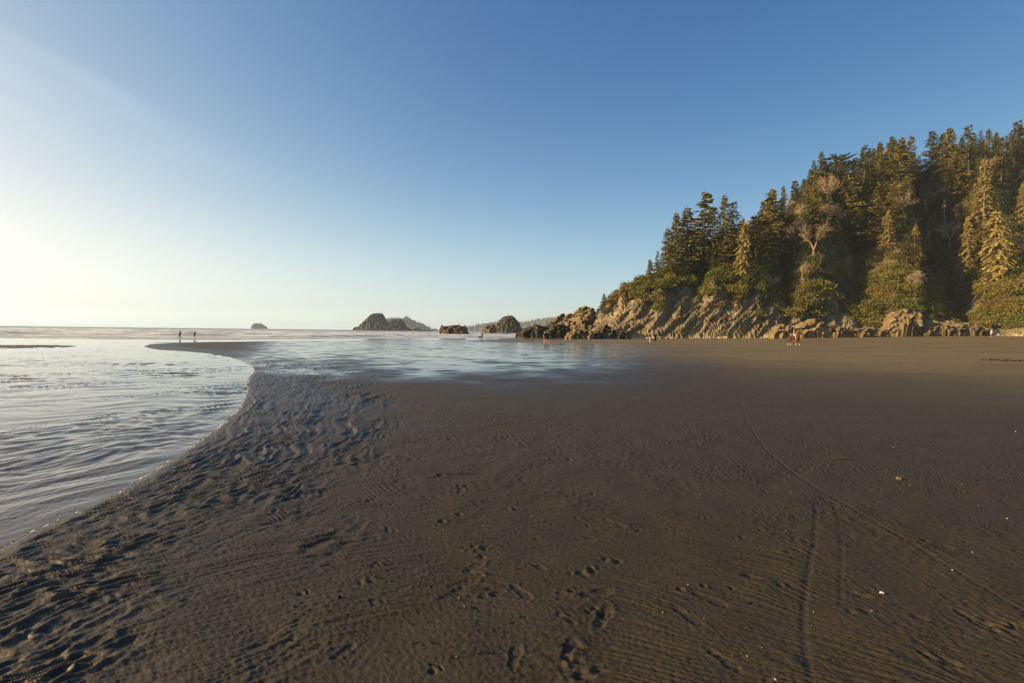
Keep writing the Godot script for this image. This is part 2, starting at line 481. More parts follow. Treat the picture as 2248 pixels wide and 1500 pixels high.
func build_water() -> void:
	# the tidal stream on the left
	var rows := PackedFloat32Array()
	var d := 1.2
	while d < 51.0:
		rows.append(d)
		d += minf(d * 0.0085, maxf(0.011, d * d / 774.0 * 0.75))
	var cols := 620
	var v := PackedVector3Array()
	var keep := PackedByteArray()
	for j in rows.size():
		d = rows[j]
		var x0 := -(3.0 + 1.24 * d)
		var x1 := -2.6 - 0.05 * d if d < 8.0 else -3.0 - 0.38 * (d - 8.0)
		var cell := maxf((x1 - x0) / cols, rows[mini(j + 1, rows.size() - 1)] - d)
		for i in cols:
			var x := lerpf(x0, x1, i / (cols - 1.0))
			var sd := bank(x, -d)
			v.append(Vector3(x, WATER + lagoon_wave(x, -d, cell) * smoothstep(0.25, -0.5, sd), -d))
			keep.append(1 if sd < 0.35 else 0)
	var idx := grid_sheet(v, keep, cols)
	var m := paint(Color(0.080, 0.052, 0.024), 0.05, 0.40)
	var o := put("lagoon_water", array_mesh(v, idx, null, smooth_normals(v, idx)), m)
	tag(o, "shallow rippled tidal stream curving past the sand, reflecting the bright sky", "", "", "structure")

	# bubbles and a lit lip of foam along the water's edge
	var l := Leaves.new()
	for k in bank_line.size() - 1:
		var p: Vector2 = bank_line[k]
		var q: Vector2 = bank_line[k + 1]
		var n := int(p.distance_to(q) / 0.03)
		for t in n:
			var e := p.lerp(q, (t + rng.randf()) / n)
			var thick := 0.55 + 1.3 * noise_fbm.get_noise_2d(e.x * 0.9, e.y * 0.9)
			if rng.randf() > thick: continue
			var dir := (q - p).normalized()
			var out := Vector2(-dir.y, dir.x) * rng.randf_range(-0.035, 0.03)
			var size := rng.randf_range(0.02, 0.05)
			l.kite(Vector3(e.x + out.x, WATER + 0.004, e.y + out.y), Vector3(dir.x, rng.randf_range(-0.1, 0.3), dir.y).normalized(), Vector3(-dir.y, rng.randf_range(0.1, 0.6), dir.x).normalized(), size, size * 0.35, Color(0.5, 0.45, 0.36), Color(0.6, 0.55, 0.45))
	var foam := put("foam", leaves_mesh(l), vertex_paint(0.5, 0.5))
	tag(foam, "thin pale line of foam along the curved edge of the tidal stream", "foam", "", "stuff")

	# the sea with its surf
	rows = PackedFloat32Array()
	d = 50.0
	while d < 3000.0:
		rows.append(d)
		d *= 1.011 if d < 420.0 else 1.045
	cols = 460
	v = PackedVector3Array()
	keep = PackedByteArray()
	var c := PackedColorArray()
	for j in rows.size():
		d = rows[j]
		for i in cols:
			var x := lerpf(-1.6 * d - 60.0, 1.2 * d + 30.0, i / (cols - 1.0))
			var z := -d
			var off := shore(x) - z      # metres out from the shoreline
			var bend := noise_a.get_noise_2d(x * 0.008, z * 0.02) * 14.0 + noise_b.get_noise_2d(x * 0.03, z * 0.03) * 4.0
			var swell := smoothstep(12.0, 60.0, off) * smoothstep(500.0, 220.0, d)
			var phase := (off + bend) / 24.0
			var crest := pow(maxf(0.0, sin(phase * TAU)), 3.0)
			var broken := smoothstep(-0.25, 0.3, noise_fbm.get_noise_2d(x * 0.018 + floor(phase) * 7.3, floor(phase) * 3.1))
			var h := swell * (0.45 * crest + 0.05 * noise_c.get_noise_2d(x * 0.16, z * 0.3))
			h += smoothstep(2.0, 20.0, off) * smoothstep(700.0, 200.0, d) * 0.05 * noise_b.get_noise_2d(x * 0.35, z * 0.9)
			h += smoothstep(200.0, 500.0, d) * smoothstep(3000.0, 1500.0, d) * 0.2 * noise_c.get_noise_2d(x * 0.012, z * 0.02)
			var f := crest * broken * swell * (0.6 + 0.7 * noise_fbm.get_noise_2d(x * 0.25, z * 0.4))
			f += 0.8 * swell * smoothstep(0.05, 0.35, noise_fbm.get_noise_2d(x * 0.05, z * 0.35))
			f += 0.7 * smoothstep(0.25, 0.45, noise_fbm.get_noise_2d(x * 0.03 + 50.0, z * 0.2)) * smoothstep(2.0, 8.0, off) * smoothstep(60.0, 20.0, off)
			f = smoothstep(0.08, 0.38, f)
			v.append(Vector3(x, WATER + h, z))
			c.append(Color(0.035, 0.040, 0.036).lerp(Color(0.25, 0.19, 0.075), smoothstep(900.0, 150.0, d)).lerp(Color(0.82, 0.72, 0.56), f))
			keep.append(1 if off > -1.2 else 0)
	var calm_keep := PackedByteArray()
	var surf_keep := PackedByteArray()
	for k in v.size():
		var off := shore(v[k].x) - v[k].z
		calm_keep.append(1 if keep[k] and off < 16.0 else 0)
		surf_keep.append(1 if keep[k] and off >= 16.0 else 0)
	var normals := smooth_normals(v, grid_sheet(v, keep, cols))
	for part in 2:
		m = StandardMaterial3D.new()
		m.vertex_color_use_as_albedo = true
		m.roughness = 0.07 if part == 0 else 0.27
		m.metallic_specular = 0.45
		var sheet := grid_sheet(v, surf_keep, cols)
		if part == 0:   # the quads wholly in the wash, so that the two sheets meet edge to edge
			sheet = PackedInt32Array()
			for r in v.size() / cols - 1:
				for i in cols - 1:
					var q := r * cols + i
					if surf_keep[q] or surf_keep[q + 1] or surf_keep[q + cols] or surf_keep[q + cols + 1]: continue
					if calm_keep[q] or calm_keep[q + 1] or calm_keep[q + cols] or calm_keep[q + cols + 1]:
						sheet.append_array(PackedInt32Array([q, q + cols, q + 1, q + 1, q + cols, q + cols + 1]))
		o = put("shore_wash" if part == 0 else "sea", array_mesh(v, sheet, c, normals), m)
		tag(o, "thin mirror-smooth sheet of sea water washing over the flat sand" if part == 0 else "open sea with lines of low white surf out to the horizon", "", "", "structure")

# ------------------------------------------------------------------ the headland
const FOOT := [[14.0, -175.0], [20.0, -152.0], [24.0, -139.0], [30.0, -133.0], [40.0, -129.0], [60.0, -127.0], [80.0, -126.0], [100.0, -124.0], [112.0, -121.0], [128.0, -116.0], [146.0, -107.0], [175.0, -90.0], [215.0, -62.0]]
const CREST := [[18.0, -2.0], [21.0, 2.0], [23.0, 8.0], [25.0, 13.5], [30.0, 18.0], [36.0, 22.0], [45.0, 27.0], [56.0, 34.0], [65.0, 42.0], [74.0, 50.0], [84.0, 58.0], [101.0, 66.5], [128.0, 72.5], [156.0, 77.0], [215.0, 80.0]]
const CLIFF := [[18.0, 2.0], [24.0, 8.0], [32.0, 13.0], [44.0, 12.5], [56.0, 13.0], [68.0, 12.0], [75.0, 7.0], [88.0, 5.5], [98.0, 4.0], [106.0, 6.0], [112.0, 4.5], [125.0, 3.0], [215.0, 3.0]]
const GULLIES := [[34.5, 1.4, 1.4], [40.5, 1.2, 1.0], [48.5, 3.0, 9.0], [56.5, 1.2, 0.9], [62.0, 1.6, 2.2], [67.0, 1.5, 1.4], [72.5, 3.6, 12.0], [81.0, 4.6, -10.0], [94.0, 4.5, 10.0], [107.0, 4.2, -6.0], [119.0, 7.5, 17.0], [142.0, 6.0, 12.0]]
const LEAN := 0.7
var hill_v := PackedVector3Array()
var hill_px := PackedVector2Array()
var hill_rock := PackedFloat32Array()

func hill_top(a: float) -> float:
	return table(CREST, a) + 1.2 * noise_a.get_noise_2d(a * 0.12, 3.0)

func hill_place(a: float, s: float) -> Vector3:
	var top := hill_top(a)
	var run := maxf(6.0, top * 0.9)
	var cliff := minf(table(CLIFF, a), top) * (1.0 + 0.25 * noise_b.get_noise_2d(a * 0.21, 8.0))
	var bay := 0.0
	for g in GULLIES:
		var e: float = (a + noise_a.get_noise_2d(s * 0.08, g[0]) * 1.4 - g[0]) / g[1]
		if absf(e) < 3.0:
			bay += g[2] * exp(-e * e)
	var se := s - bay * smoothstep(0.0, 26.0, s)
	var x := a + LEAN * maxf(s, 0.0)
	var z := table(FOOT, a) - s
	var ground := sand_level(x, table(FOOT, a))
	var y := ground
	if se <= 0.0:
		y += se * 1.2
	else:
		y += cliff * pow(clampf(se / 5.0, 0.0, 1.0), 0.75)
		if se > 5.0:
			var t := clampf((se - 5.0) / maxf(run - 5.0, 4.0), 0.0, 1.0)
			y += (top - cliff) * t * (1.22 - 0.22 * t)
		if se > run:
			y -= (se - run) * 0.12
	return Vector3(x, y, z)

func strata(p: Vector3) -> float:
	# slanting beds: bands that climb to the right, broken across
	var along := p.x * 0.77 + p.y * 0.64 + p.z * 0.1
	var across := -p.x * 0.64 + p.y * 0.77 + p.z * 0.15
	var w := noise_a.get_noise_3d(p.x * 0.09, p.y * 0.09, p.z * 0.09) * 1.0
	var r := 1.0 - absf(noise_b.get_noise_2d(along * 0.045 + w * 0.15, across * 0.36 + w * 0.5)) * 2.4
	var r2 := 1.0 - absf(noise_c.get_noise_2d(along * 0.10, across * 1.1 + w * 0.5)) * 2.2
	var blocks := noise_block.get_noise_3d(along * 0.075, across * 0.8 + w * 0.3, p.z * 0.15) + 0.45 * noise_block.get_noise_3d(along * 0.3 + 9.0, across * 1.7, p.z * 0.4)
	return 0.6 * r + 0.24 * r2 + 0.75 * blocks + 0.5 * noise_cell.get_noise_3d(p.x * 0.35, p.y * 0.3, p.z * 0.35) + 0.2 * noise_c.get_noise_2d(along * 0.5, across * 2.8)

func build_headland() -> void:
	var steps := PackedFloat32Array()
	var s := -2.0
	while s < 118.0:
		steps.append(s)
		s += 0.2 if s < 6.0 else (0.45 if s < 16.0 else 1.1)
	var side := PackedFloat32Array()
	var a := 15.0
	while a < 200.0:
		side.append(a)
		a += 0.34 if a < 136.0 else 1.2
	var cols := side.size()
	var c := PackedColorArray()
	for j in steps.size():
		s = steps[j]
		for i in cols:
			a = side[i]
			var p := hill_place(a, s)
			var cliff := table(CLIFF, a)
			var up := p.y - sand_level(p.x, minf(p.z + s, -60.0))
			var rock := smoothstep(1.45, 0.75, up / maxf(cliff, 0.5) + 0.8 * noise_fbm.get_noise_2d(a * 0.10, s * 0.12)) if s < 30.0 else 0.0
			# bare scars high in the wood
			rock = maxf(rock, 0.8 * smoothstep(0.36, 0.5, noise_fbm.get_noise_2d(a * 0.07 + 60.0, s * 0.06)))
			var out := Vector3(-0.35, 0.25, 0.9)
			p += out * (rock * (strata(p) - 0.3) * smoothstep(-1.5, 1.0, s) + (1.0 - rock) * (0.9 * noise_fbm.get_noise_2d(p.x * 0.22, p.z * 0.3) + 0.3 * noise_b.get_noise_3d(p.x * 0.8, p.y * 0.8, p.z * 0.8)))
			hill_v.append(p)
			hill_px.append(project(p))
			hill_rock.append(rock)
			var n := noise_fbm.get_noise_3d(p.x * 0.3, p.y * 0.3, p.z * 0.3)
			var n2 := noise_c.get_noise_3d(p.x * 1.1, p.y * 1.1, p.z * 1.1)
			var stone := Color(0.165, 0.134, 0.082) * (1.0 + 0.5 * n + 0.28 * n2)
			stone = stone.lerp(Color(0.14, 0.12, 0.085), clampf(0.5 + 1.6 * noise_a.get_noise_2d(p.x * 0.1, p.y * 0.2), 0, 1) * 0.5)
			stone *= 1.0 + 0.45 * noise_b.get_noise_2d(p.x * 0.1 + p.y * 0.12, (-p.x * 0.64 + p.y * 0.77) * 1.3)
			if up < 0.75 + 0.25 * n2: stone = Color(0.29, 0.23, 0.145) * (1.0 + 0.25 * n2)     # bleached foot of the cliff
			elif up < 1.35 + 0.3 * n2: stone = Color(0.15, 0.138, 0.062) * (1.0 + 0.3 * n)   # band of green weed
			var soil := Color(0.085, 0.068, 0.038) * (1.0 + 0.5 * n + 0.3 * n2)
			c.append(soil.lerp(stone, rock))
	var keep := PackedByteArray()
	keep.resize(hill_v.size())
	keep.fill(1)
	var idx := grid_sheet(hill_v, keep, cols)
	var o := put("headland", array_mesh(hill_v, idx, c), vertex_paint(0.95, 0.25))
	tag(o, "steep rocky headland with slanting tan cliffs at its foot", "", "", "structure")

# the nearest place of the headland that shows at a pixel
func on_hill(px: float, py: float) -> Vector3:
	var q := Vector2(px, py)
	var best := 1e9
	var found := Vector3.ZERO
	for i in hill_v.size():
		var e := hill_px[i].distance_squared_to(q)
		if e < 400.0:
			var score := e + maxf(0.0, -hill_v[i].z - 110.0) * 2.5
			if score < best:
				best = score
				found = hill_v[i]
	if best > 1e8:
		for i in hill_v.size():
			var e := hill_px[i].distance_squared_to(q)
			if e < best:
				best = e
				found = hill_v[i]
	return found

# ------------------------------------------------------------------ plants
class Leaves:
	var v := PackedVector3Array()
	var c := PackedColorArray()
	var i := PackedInt32Array()
	func kite(p: Vector3, dir: Vector3, side: Vector3, long: float, wide: float, col: Color, tip: Color) -> void:
		var o := v.size()
		v.append(p)
		v.append(p + dir * long * 0.45 + side * wide)
		v.append(p + dir * long)
		v.append(p + dir * long * 0.45 - side * wide)
		c.append(col)
		c.append(col)
		c.append(tip)
		c.append(col)
		i.append_array(PackedInt32Array([o, o + 1, o + 2, o, o + 2, o + 3]))
	func tube(p: Vector3, q: Vector3, r0: float, r1: float, col: Color, n := 5) -> void:
		var axis := (q - p).normalized()
		var u := axis.cross(Vector3(0.31, 0.2, 0.93) if absf(axis.y) > 0.8 else Vector3.UP).normalized()
		var w := axis.cross(u)
		var o := v.size()
		for k in n:
			var d := u * cos(TAU * k / n) + w * sin(TAU * k / n)
			v.append(p + d * r0)
			v.append(q + d * r1)
			c.append(col)
			c.append(col)
		for k in n:
			var a := o + 2 * k
			var b := o + 2 * ((k + 1) % n)
			i.append_array(PackedInt32Array([a, b, a + 1, b, b + 1, a + 1]))

func leaves_mesh(l: Leaves) -> ArrayMesh:
	return array_mesh(l.v, l.i, l.c)

# look: high, wide (radius of the crown), start (bare part), gap between whorls, droop, open (0 dense .. 1 sparse), green, tip, long (of a spray), flat
func conifer(look: Dictionary, sd: int) -> Array:
	var r := RandomNumberGenerator.new()
	r.seed = sd
	var high: float = look.high
	var trunk := Leaves.new()
	var crown := Leaves.new()
	var sway := Vector3(r.randf_range(-0.3, 0.3), 0, r.randf_range(-0.3, 0.3))
	var spine := func(t: float) -> Vector3: return Vector3(0, t * high, 0) + sway * sin(t * 5.0) * 0.6
	var bark: Color = look.get("bark", Color(0.10, 0.075, 0.05))
	for k in 8:
		trunk.tube(spine.call(k / 8.0), spine.call((k + 1) / 8.0), lerpf(high * 0.016, 0.03, k / 8.0), lerpf(high * 0.016, 0.03, (k + 1) / 8.0), bark * r.randf_range(0.8, 1.2), 7)
	var y: float = look.start * high
	var lop := r.randf() * TAU
	while y < high * 0.985:
		var t := y / high
		var shape: float = pow(1.0 - t, look.get("taper", 0.8)) if not look.get("flat", false) else sqrt(maxf(0.0, 1.0 - pow((t - 0.72) / 0.3, 2.0)))
		shape *= 0.55 + 0.45 * smoothstep(look.start, look.start + 0.22, t)
		for k in int(look.get("per", 6)):
			if r.randf() < look.open * 0.5: continue
			var az := r.randf() * TAU
			var tb := minf(t + r.randf_range(-0.6, 0.6) * look.gap / high, 0.99)
			var long: float = look.wide * shape * r.randf_range(0.55, 1.15) * (1.0 + 0.22 * cos(az - lop)) + 0.25
			if r.randf() < 0.06: long *= 1.35
			var out := Vector3(cos(az), 0, sin(az))
			var side := Vector3(-out.z, 0, out.x)
			var p: Vector3 = spine.call(tb)
			var pitch: float = look.get("rise", 0.25) + r.randf_range(-0.15, 0.15)
			var step := 0.34 if long > 1.0 else 0.26
			var n := maxi(2, int(long / step))
			if long > 1.2: trunk.tube(p, p + out * long * 0.85 + Vector3(0, long * (0.5 * pitch - look.droop * 0.25), 0), 0.05, 0.012, bark * 0.9, 3)
			for b in n:
				var f := (b + 0.6) / n
				var dir := (out + Vector3(0, pitch - look.droop * f, 0)).normalized()
				p += dir * (long / n)
				var shade := r.randf_range(0.7, 1.25)
				var green: Color = look.green * shade
				var tip: Color = look.green.lerp(look.tip, r.randf_range(0.3, 1.0) * f) * shade
				if r.randf() < look.get("moss", 0.0):
					green = Color(0.215, 0.17, 0.055) * shade
					tip = Color(0.29, 0.225, 0.08) * shade
				var size: float = look.long * r.randf_range(0.7, 1.3) * (1.1 - 0.35 * f)
				for e in 3:
					if r.randf() < look.open * 0.35 or (f < 0.4 and long > 1.5 and r.randf() < 0.65): continue
					var swing := (e - 1) * r.randf_range(0.5, 1.0)
					var d := (dir * cos(swing) + side * sin(swing) + Vector3(0, r.randf_range(-0.45, 0.12) - look.droop * 0.35, 0)).normalized()
					var up := d.cross(side.rotated(d, r.randf_range(-1.0, 1.0))).normalized()
					var lie := d.cross(up).normalized()
					crown.kite(p, d, lie, size, size * 0.30, green, tip)
				if r.randf() < look.droop * 0.8:   # hanging twigs
					crown.kite(p, Vector3(r.randf_range(-0.3, 0.3), -1, r.randf_range(-0.3, 0.3)).normalized(), side, size * 0.8, size * 0.2, green, tip)
		y += look.gap * r.randf_range(0.7, 1.3) * (1.0 - 0.35 * t)
	for k in 5:
		crown.kite(spine.call(1.0 - 0.03 * k), Vector3(r.randf_range(-0.4, 0.4), 1, r.randf_range(-0.4, 0.4)).normalized(), Vector3.RIGHT.rotated(Vector3.UP, r.randf() * 3.0), 0.6, 0.12, look.green, look.tip)
	return [leaves_mesh(trunk), leaves_mesh(crown)]

func bare_limb(l: Leaves, r: RandomNumberGenerator, p: Vector3, dir: Vector3, long: float, rad: float, level: int, col: Color, flat: float) -> void:
	var n := 3
	for k in n:
		var q := p + dir * long / n
		l.tube(p, q, rad * (1.0 - 0.25 * k), rad * (0.75 - 0.25 * k) + 0.03, col * r.randf_range(0.85, 1.15), 5 if level == 0 else 3)
		p = q
		dir = (dir + Vector3(r.randf_range(-0.25, 0.25), r.randf_range(-0.08, 0.2) - flat * 0.12 * level, r.randf_range(-0.25, 0.25))).normalized()
		if level < 3 and not (level == 2 and r.randf() < 0.45) and (level > 0 or k > 0 or r.randf() < 0.3):
			for b in (3 if level < 2 else 2):
				var turn := r.randf() * TAU
				var away := dir.cross(Vector3(cos(turn), sin(turn) * 0.4, sin(turn))).normalized()
				bare_limb(l, r, p, (dir * 0.75 + away * (0.75 + flat * 0.3)).normalized(), long * r.randf_range(0.5, 0.72), rad * 0.6, level + 1, col, flat)

func bare_tree(high: float, col: Color, sd: int, flat := 0.0) -> Array:
	var r := RandomNumberGenerator.new()
	r.seed = sd
	var l := Leaves.new()
	var twigs := Leaves.new()
	for stem in 2:
		bare_limb(twigs, r, Vector3(0, high * 0.28, 0), Vector3(r.randf_range(-0.5, 0.5), 1, r.randf_range(-0.5, 0.5)).normalized(), high * 0.36, high * 0.017, 0, col, flat)
	l.tube(Vector3(0, -0.5, 0), Vector3(0, high * 0.3, 0), high * 0.02, high * 0.014, col, 6)
	return [leaves_mesh(l), leaves_mesh(twigs)]

func bush_mesh(sd: int, count: int, leaf: float, green: Color, tip: Color) -> ArrayMesh:
	var r := RandomNumberGenerator.new()
	r.seed = sd
	var l := Leaves.new()
	for k in count:
		var d := Vector3(r.randfn(), absf(r.randfn()) * 0.8 - 0.15, r.randfn()).normalized()
		var lump := 0.78 + 0.35 * noise_b.get_noise_3d(d.x * 1.6 + sd, d.y * 1.6, d.z * 1.6) + 0.16 * noise_c.get_noise_3d(d.x * 4.0 + sd, d.y * 4.0, d.z * 4.0)
		var p := d * lump * pow(r.randf(), 0.22)
		p.y *= 0.8
		var dir := (d * 0.7 + Vector3(r.randf_range(-0.7, 0.7), r.randf_range(-0.2, 0.8), r.randf_range(-0.7, 0.7))).normalized()
		var side := dir.cross(Vector3(r.randfn(), r.randfn(), r.randfn()).normalized()).normalized()
		var shade := r.randf_range(0.65, 1.3)
		l.kite(p, dir, side, leaf * r.randf_range(0.7, 1.4), leaf * r.randf_range(0.25, 0.4), green * shade, green.lerp(tip, r.randf()) * shade)
	return leaves_mesh(l)

var kinds := {}

func grow(kind: String, high: float, where: Vector3, called: String, label: String, category: String, group := "", turn = null) -> Node3D:
	var k: Dictionary = kinds[kind]
	var o: Node3D
	if k.has("node"):
		o = k.node.duplicate()
		o.name = numbered(called)
		for key in ["label", "category", "group"]:
			if o.has_meta(key): o.remove_meta(key)
		add_child(o)
	else:
		o = Node3D.new()
		o.name = numbered(called)
		add_child(o)
		put("trunk", k.parts[0], MAT.leaf if k.get("plain") == null else MAT.leaf, o)
		put(k.get("crown", "crown"), k.parts[1], MAT.leaf, o)
		k.node = o
	o.position = where - Vector3(0, 0.3, 0)
	o.rotation.y = rng.randf() * TAU if turn == null else turn
	var stout := rng.randf_range(0.7, 0.85) if kind.begins_with("golden") or kind.begins_with("mossy") else rng.randf_range(0.9, 1.25)
	o.scale = Vector3(stout, 1.0, stout * rng.randf_range(0.9, 1.1)) * (high / k.high)
	o.rotation.z = rng.randf_range(-0.05, 0.05)
	tag(o, label, category, group)
	return o

# words for things alike: where each stands from the nearest thing that one can find
func tell_apart(found: Array, spots: Array) -> void:
	var groups := {}
	for f in found:
		var best := 1e9
		var spot = spots[0]
		for q in spots:
			var e: float = f[2].distance_to(q[0])
			if e < best:
				best = e
				spot = q
		var way: Vector2 = f[2] - spot[0]
		var where := ("right of" if way.x > 0.0 else "left of") if absf(way.x) > absf(way.y) else ("below" if way.y > 0.0 else "above")
		var key: String = f[1] + "|" + where + " the " + spot[1]
		if not groups.has(key): groups[key] = []
		groups[key].append([best, f[0]])
	for key in groups:
		var list: Array = groups[key]
		list.sort_custom(func(p, q): return p[0] < q[0])
		var two: PackedStringArray = key.split("|")
		for k in list.size():
			var rank: String = ["nearest", "second", "third", "fourth", "fifth", "sixth", "seventh", "eighth", "ninth", "tenth", "eleventh", "twelfth"][mini(k, 11)]
			list[k][1].set_meta("label", ("%s %s %s" % [rank, two[0], two[1]]) if list.size() > 1 else "%s standing %s" % [two[0], two[1]])

func build_wood() -> void:
	MAT.leaf = vertex_paint(0.85, 0.2, Color(0.3, 0.3, 0.15))
	var olive := Color(0.150, 0.132, 0.030)
	var deep := Color(0.085, 0.084, 0.024)
	var gold := Color(0.20, 0.155, 0.050)
	var n := 0
	for look in [
			["spruce", {"high": 20.0, "wide": 5.0, "start": 0.06, "gap": 0.46, "droop": 0.55, "open": 0.15, "green": olive, "tip": Color(0.26, 0.21, 0.05), "long": 0.70}],
			["spruce_b", {"high": 20.0, "wide": 4.5, "start": 0.10, "gap": 0.5, "droop": 0.4, "open": 0.3, "green": olive, "tip": Color(0.25, 0.195, 0.05), "long": 0.70, "rise": 0.35, "moss": 0.06}],
			["dark_spruce", {"high": 20.0, "wide": 4.8, "start": 0.08, "gap": 0.5, "droop": 0.35, "open": 0.25, "green": deep, "tip": Color(0.15, 0.135, 0.036), "long": 0.70, "rise": 0.3}],
			["dark_spruce_b", {"high": 20.0, "wide": 5.4, "start": 0.15, "gap": 0.62, "droop": 0.25, "open": 0.5, "green": deep, "tip": Color(0.15, 0.135, 0.036), "long": 0.7, "rise": 0.2, "taper": 0.65}],
			["mossy_spruce", {"high": 18.0, "wide": 4.3, "start": 0.06, "gap": 0.5, "droop": 0.8, "open": 0.35, "green": gold, "tip": Color(0.25, 0.19, 0.07), "long": 0.70, "rise": 0.2, "moss": 0.35, "bark": Color(0.24, 0.19, 0.11)}],
			["golden_spruce", {"high": 16.0, "wide": 3.6, "start": 0.02, "gap": 0.4, "droop": 0.9, "open": 0.1, "green": Color(0.235, 0.185, 0.055), "tip": Color(0.34, 0.265, 0.085), "long": 0.70, "rise": 0.15, "taper": 0.42, "bark": Color(0.24, 0.19, 0.11)}],
			["young_spruce", {"high": 9.0, "wide": 2.0, "start": 0.04, "gap": 0.42, "droop": 0.2, "open": 0.15, "green": Color(0.07, 0.085, 0.025), "tip": Color(0.11, 0.12, 0.035), "long": 0.5, "rise": 0.3}],
			["pine", {"high": 15.0, "wide": 5.2, "start": 0.42, "gap": 0.55, "droop": 0.1, "open": 0.25, "green": deep, "tip": Color(0.09, 0.085, 0.03), "long": 0.75, "rise": 0.25, "flat": true, "per": 6}],
			["dead_spruce", {"high": 15.0, "wide": 2.2, "start": 0.2, "gap": 0.7, "droop": 0.5, "open": 1.0, "green": Color(0.20, 0.165, 0.13), "tip": Color(0.3, 0.26, 0.2), "long": 0.45, "bark": Color(0.28, 0.23, 0.18)}]]:
		n += 1
		kinds[look[0]] = {"high": look[1].high, "parts": conifer(look[1], 100 + n)}
		var other: Dictionary = look[1].duplicate()
		other.taper = other.get("taper", 0.8) * 1.35
		other.wide *= 1.12
		other.open = minf(1.0, other.open + 0.2)
		other.gap *= 1.2
		kinds[look[0] + "_2"] = {"high": look[1].high, "parts": conifer(other, 200 + n)}
	kinds.alder = {"high": 10.0, "parts": bare_tree(10.0, Color(0.27, 0.195, 0.125), 5, 0.2)}
	kinds.alder_b = {"high": 10.0, "parts": bare_tree(10.0, Color(0.25, 0.19, 0.13), 12, 0.5)}
	kinds.umbrella_alder = {"high": 7.0, "parts": bare_tree(7.0, Color(0.34, 0.26, 0.17), 21, 1.2)}
	kinds.pale_alder = {"high": 9.0, "parts": bare_tree(9.0, Color(0.30, 0.235, 0.17), 33, 0.4)}

	var placed := []
	# the trees that stand out: pixel of the top, pixel of the foot, kind, words
	for q in [
			[1326, 644, 690, "dark_spruce", "small dark spruce alone on the seaward tip of the headland"],
			[1464, 500, 600, "spruce_b", "spruce at the seaward edge of the tall cluster on the shoulder"],
			[1480, 466, 598, "spruce", "olive spruce leaning over the seaward shoulder, second from its edge"],
			[1508, 456, 600, "spruce", "broad golden-olive spruce just before the tallest shoulder spruce"],
			[1545, 424, 612, "spruce_b", "tallest spruce of the shoulder cluster with a dark pointed top"],
			[1562, 452, 600, "dark_spruce", "dark spruce close behind the tallest shoulder spruce"],
			[1588, 432, 580, "spruce_b", "spruce with bare lower trunk above the shaded shoulder hollow"],
			[1612, 444, 570, "dark_spruce_b", "thin dark spruce between the shoulder cluster and the golden tree"],
			[1634, 490, 608, "golden_spruce", "pale golden moss-hung column of a spruce in full sun"],
			[1684, 418, 585, "spruce", "tall spruce behind the golden tree, tip against the sky"],
			[1660, 470, 590, "dark_spruce", "dark spruce filling the gap behind the golden moss-hung tree"],
			[1697, 543, 612, "young_spruce", "small fresh green spruce standing in the shaded gully"],
			[1652, 570, 640, "young_spruce", "small green spruce below the golden moss-hung tree"],
			[1716, 436, 520, "dark_spruce", "dark pointed spruce on the skyline beside a pale bare tree"],
			[1742, 396, 500, "dark_spruce", "short dark spruce on the skyline at the foot of the long ridge"],
			[1778, 384, 520, "spruce_b", "bristly brown-olive spruce on the lower skyline"],
			[1830, 349, 450, "pine", "flat-topped spreading pine breaking the skyline of the ridge"],
			[1868, 390, 560, "spruce", "big sunlit olive spruce on the crest of the middle spur"],
			[1935, 398, 540, "spruce_b", "tall half-lit spruce right of the middle spur crest"],
			[1945, 462, 560, "mossy_spruce", "gold-tipped mossy spruce halfway up the slope"],
			[2006, 492, 588, "mossy_spruce", "drooping gold-edged spruce standing over the dark hollow"],
			[2118, 478, 610, "mossy_spruce", "narrow golden spruce at the edge of the dark gully"],
			[2158, 352, 500, "mossy_spruce", "tall golden spire with thin branches high on the slope"],
			[2182, 462, 612, "golden_spruce", "broad golden spruce with drooping sunlit boughs near the frame edge"],
			[2100, 348, 450, "spruce", "full olive-green spruce lit on its seaward side, high on the slope"],
			[2068, 440, 520, "dead_spruce", "grey dead spire of a spruce in the dark upper slope"],
			[2240, 400, 500, "mossy_spruce", "golden mossy spruce cut by the edge of the frame"],
			[1895, 322, 430, "dark_spruce_b", "dark round-headed spruce on the ridge above the pine"],
			[1928, 317, 420, "spruce_b", "first of the close row of spruces along the ridge"],
			[1972, 304, 420, "spruce", "pointed spruce in the ridge row, bright trunk showing"],
			[2002, 300, 415, "spruce_b", "broad bright spruce in the middle of the ridge row"],
			[2045, 288, 395, "dark_spruce", "slim dark spruce on the ridge before the high pair"],
			[2084, 280, 400, "spruce", "highest olive spruce on the ridge, left of its dark twin"],
			[2126, 276, 390, "dark_spruce_b", "highest dark open-branched spruce on the ridge"],
			[2196, 300, 400, "dark_spruce_b", "dark loose-crowned spruce on the ridge near the frame edge"],
			[2230, 268, 380, "dark_spruce_b", "topmost ragged spruce of the hill at the frame edge"]]:
		var p := on_hill(q[0], q[2])
		grow(q[3], clampf((q[2] - q[1]) * -p.z / FOCAL * 1.02, 4.0, 30.0), p, "pine_tree" if q[3] == "pine" else ("dead_tree" if q[3] == "dead_spruce" else "spruce_tree"), q[4], "tree")
		placed.append(p)
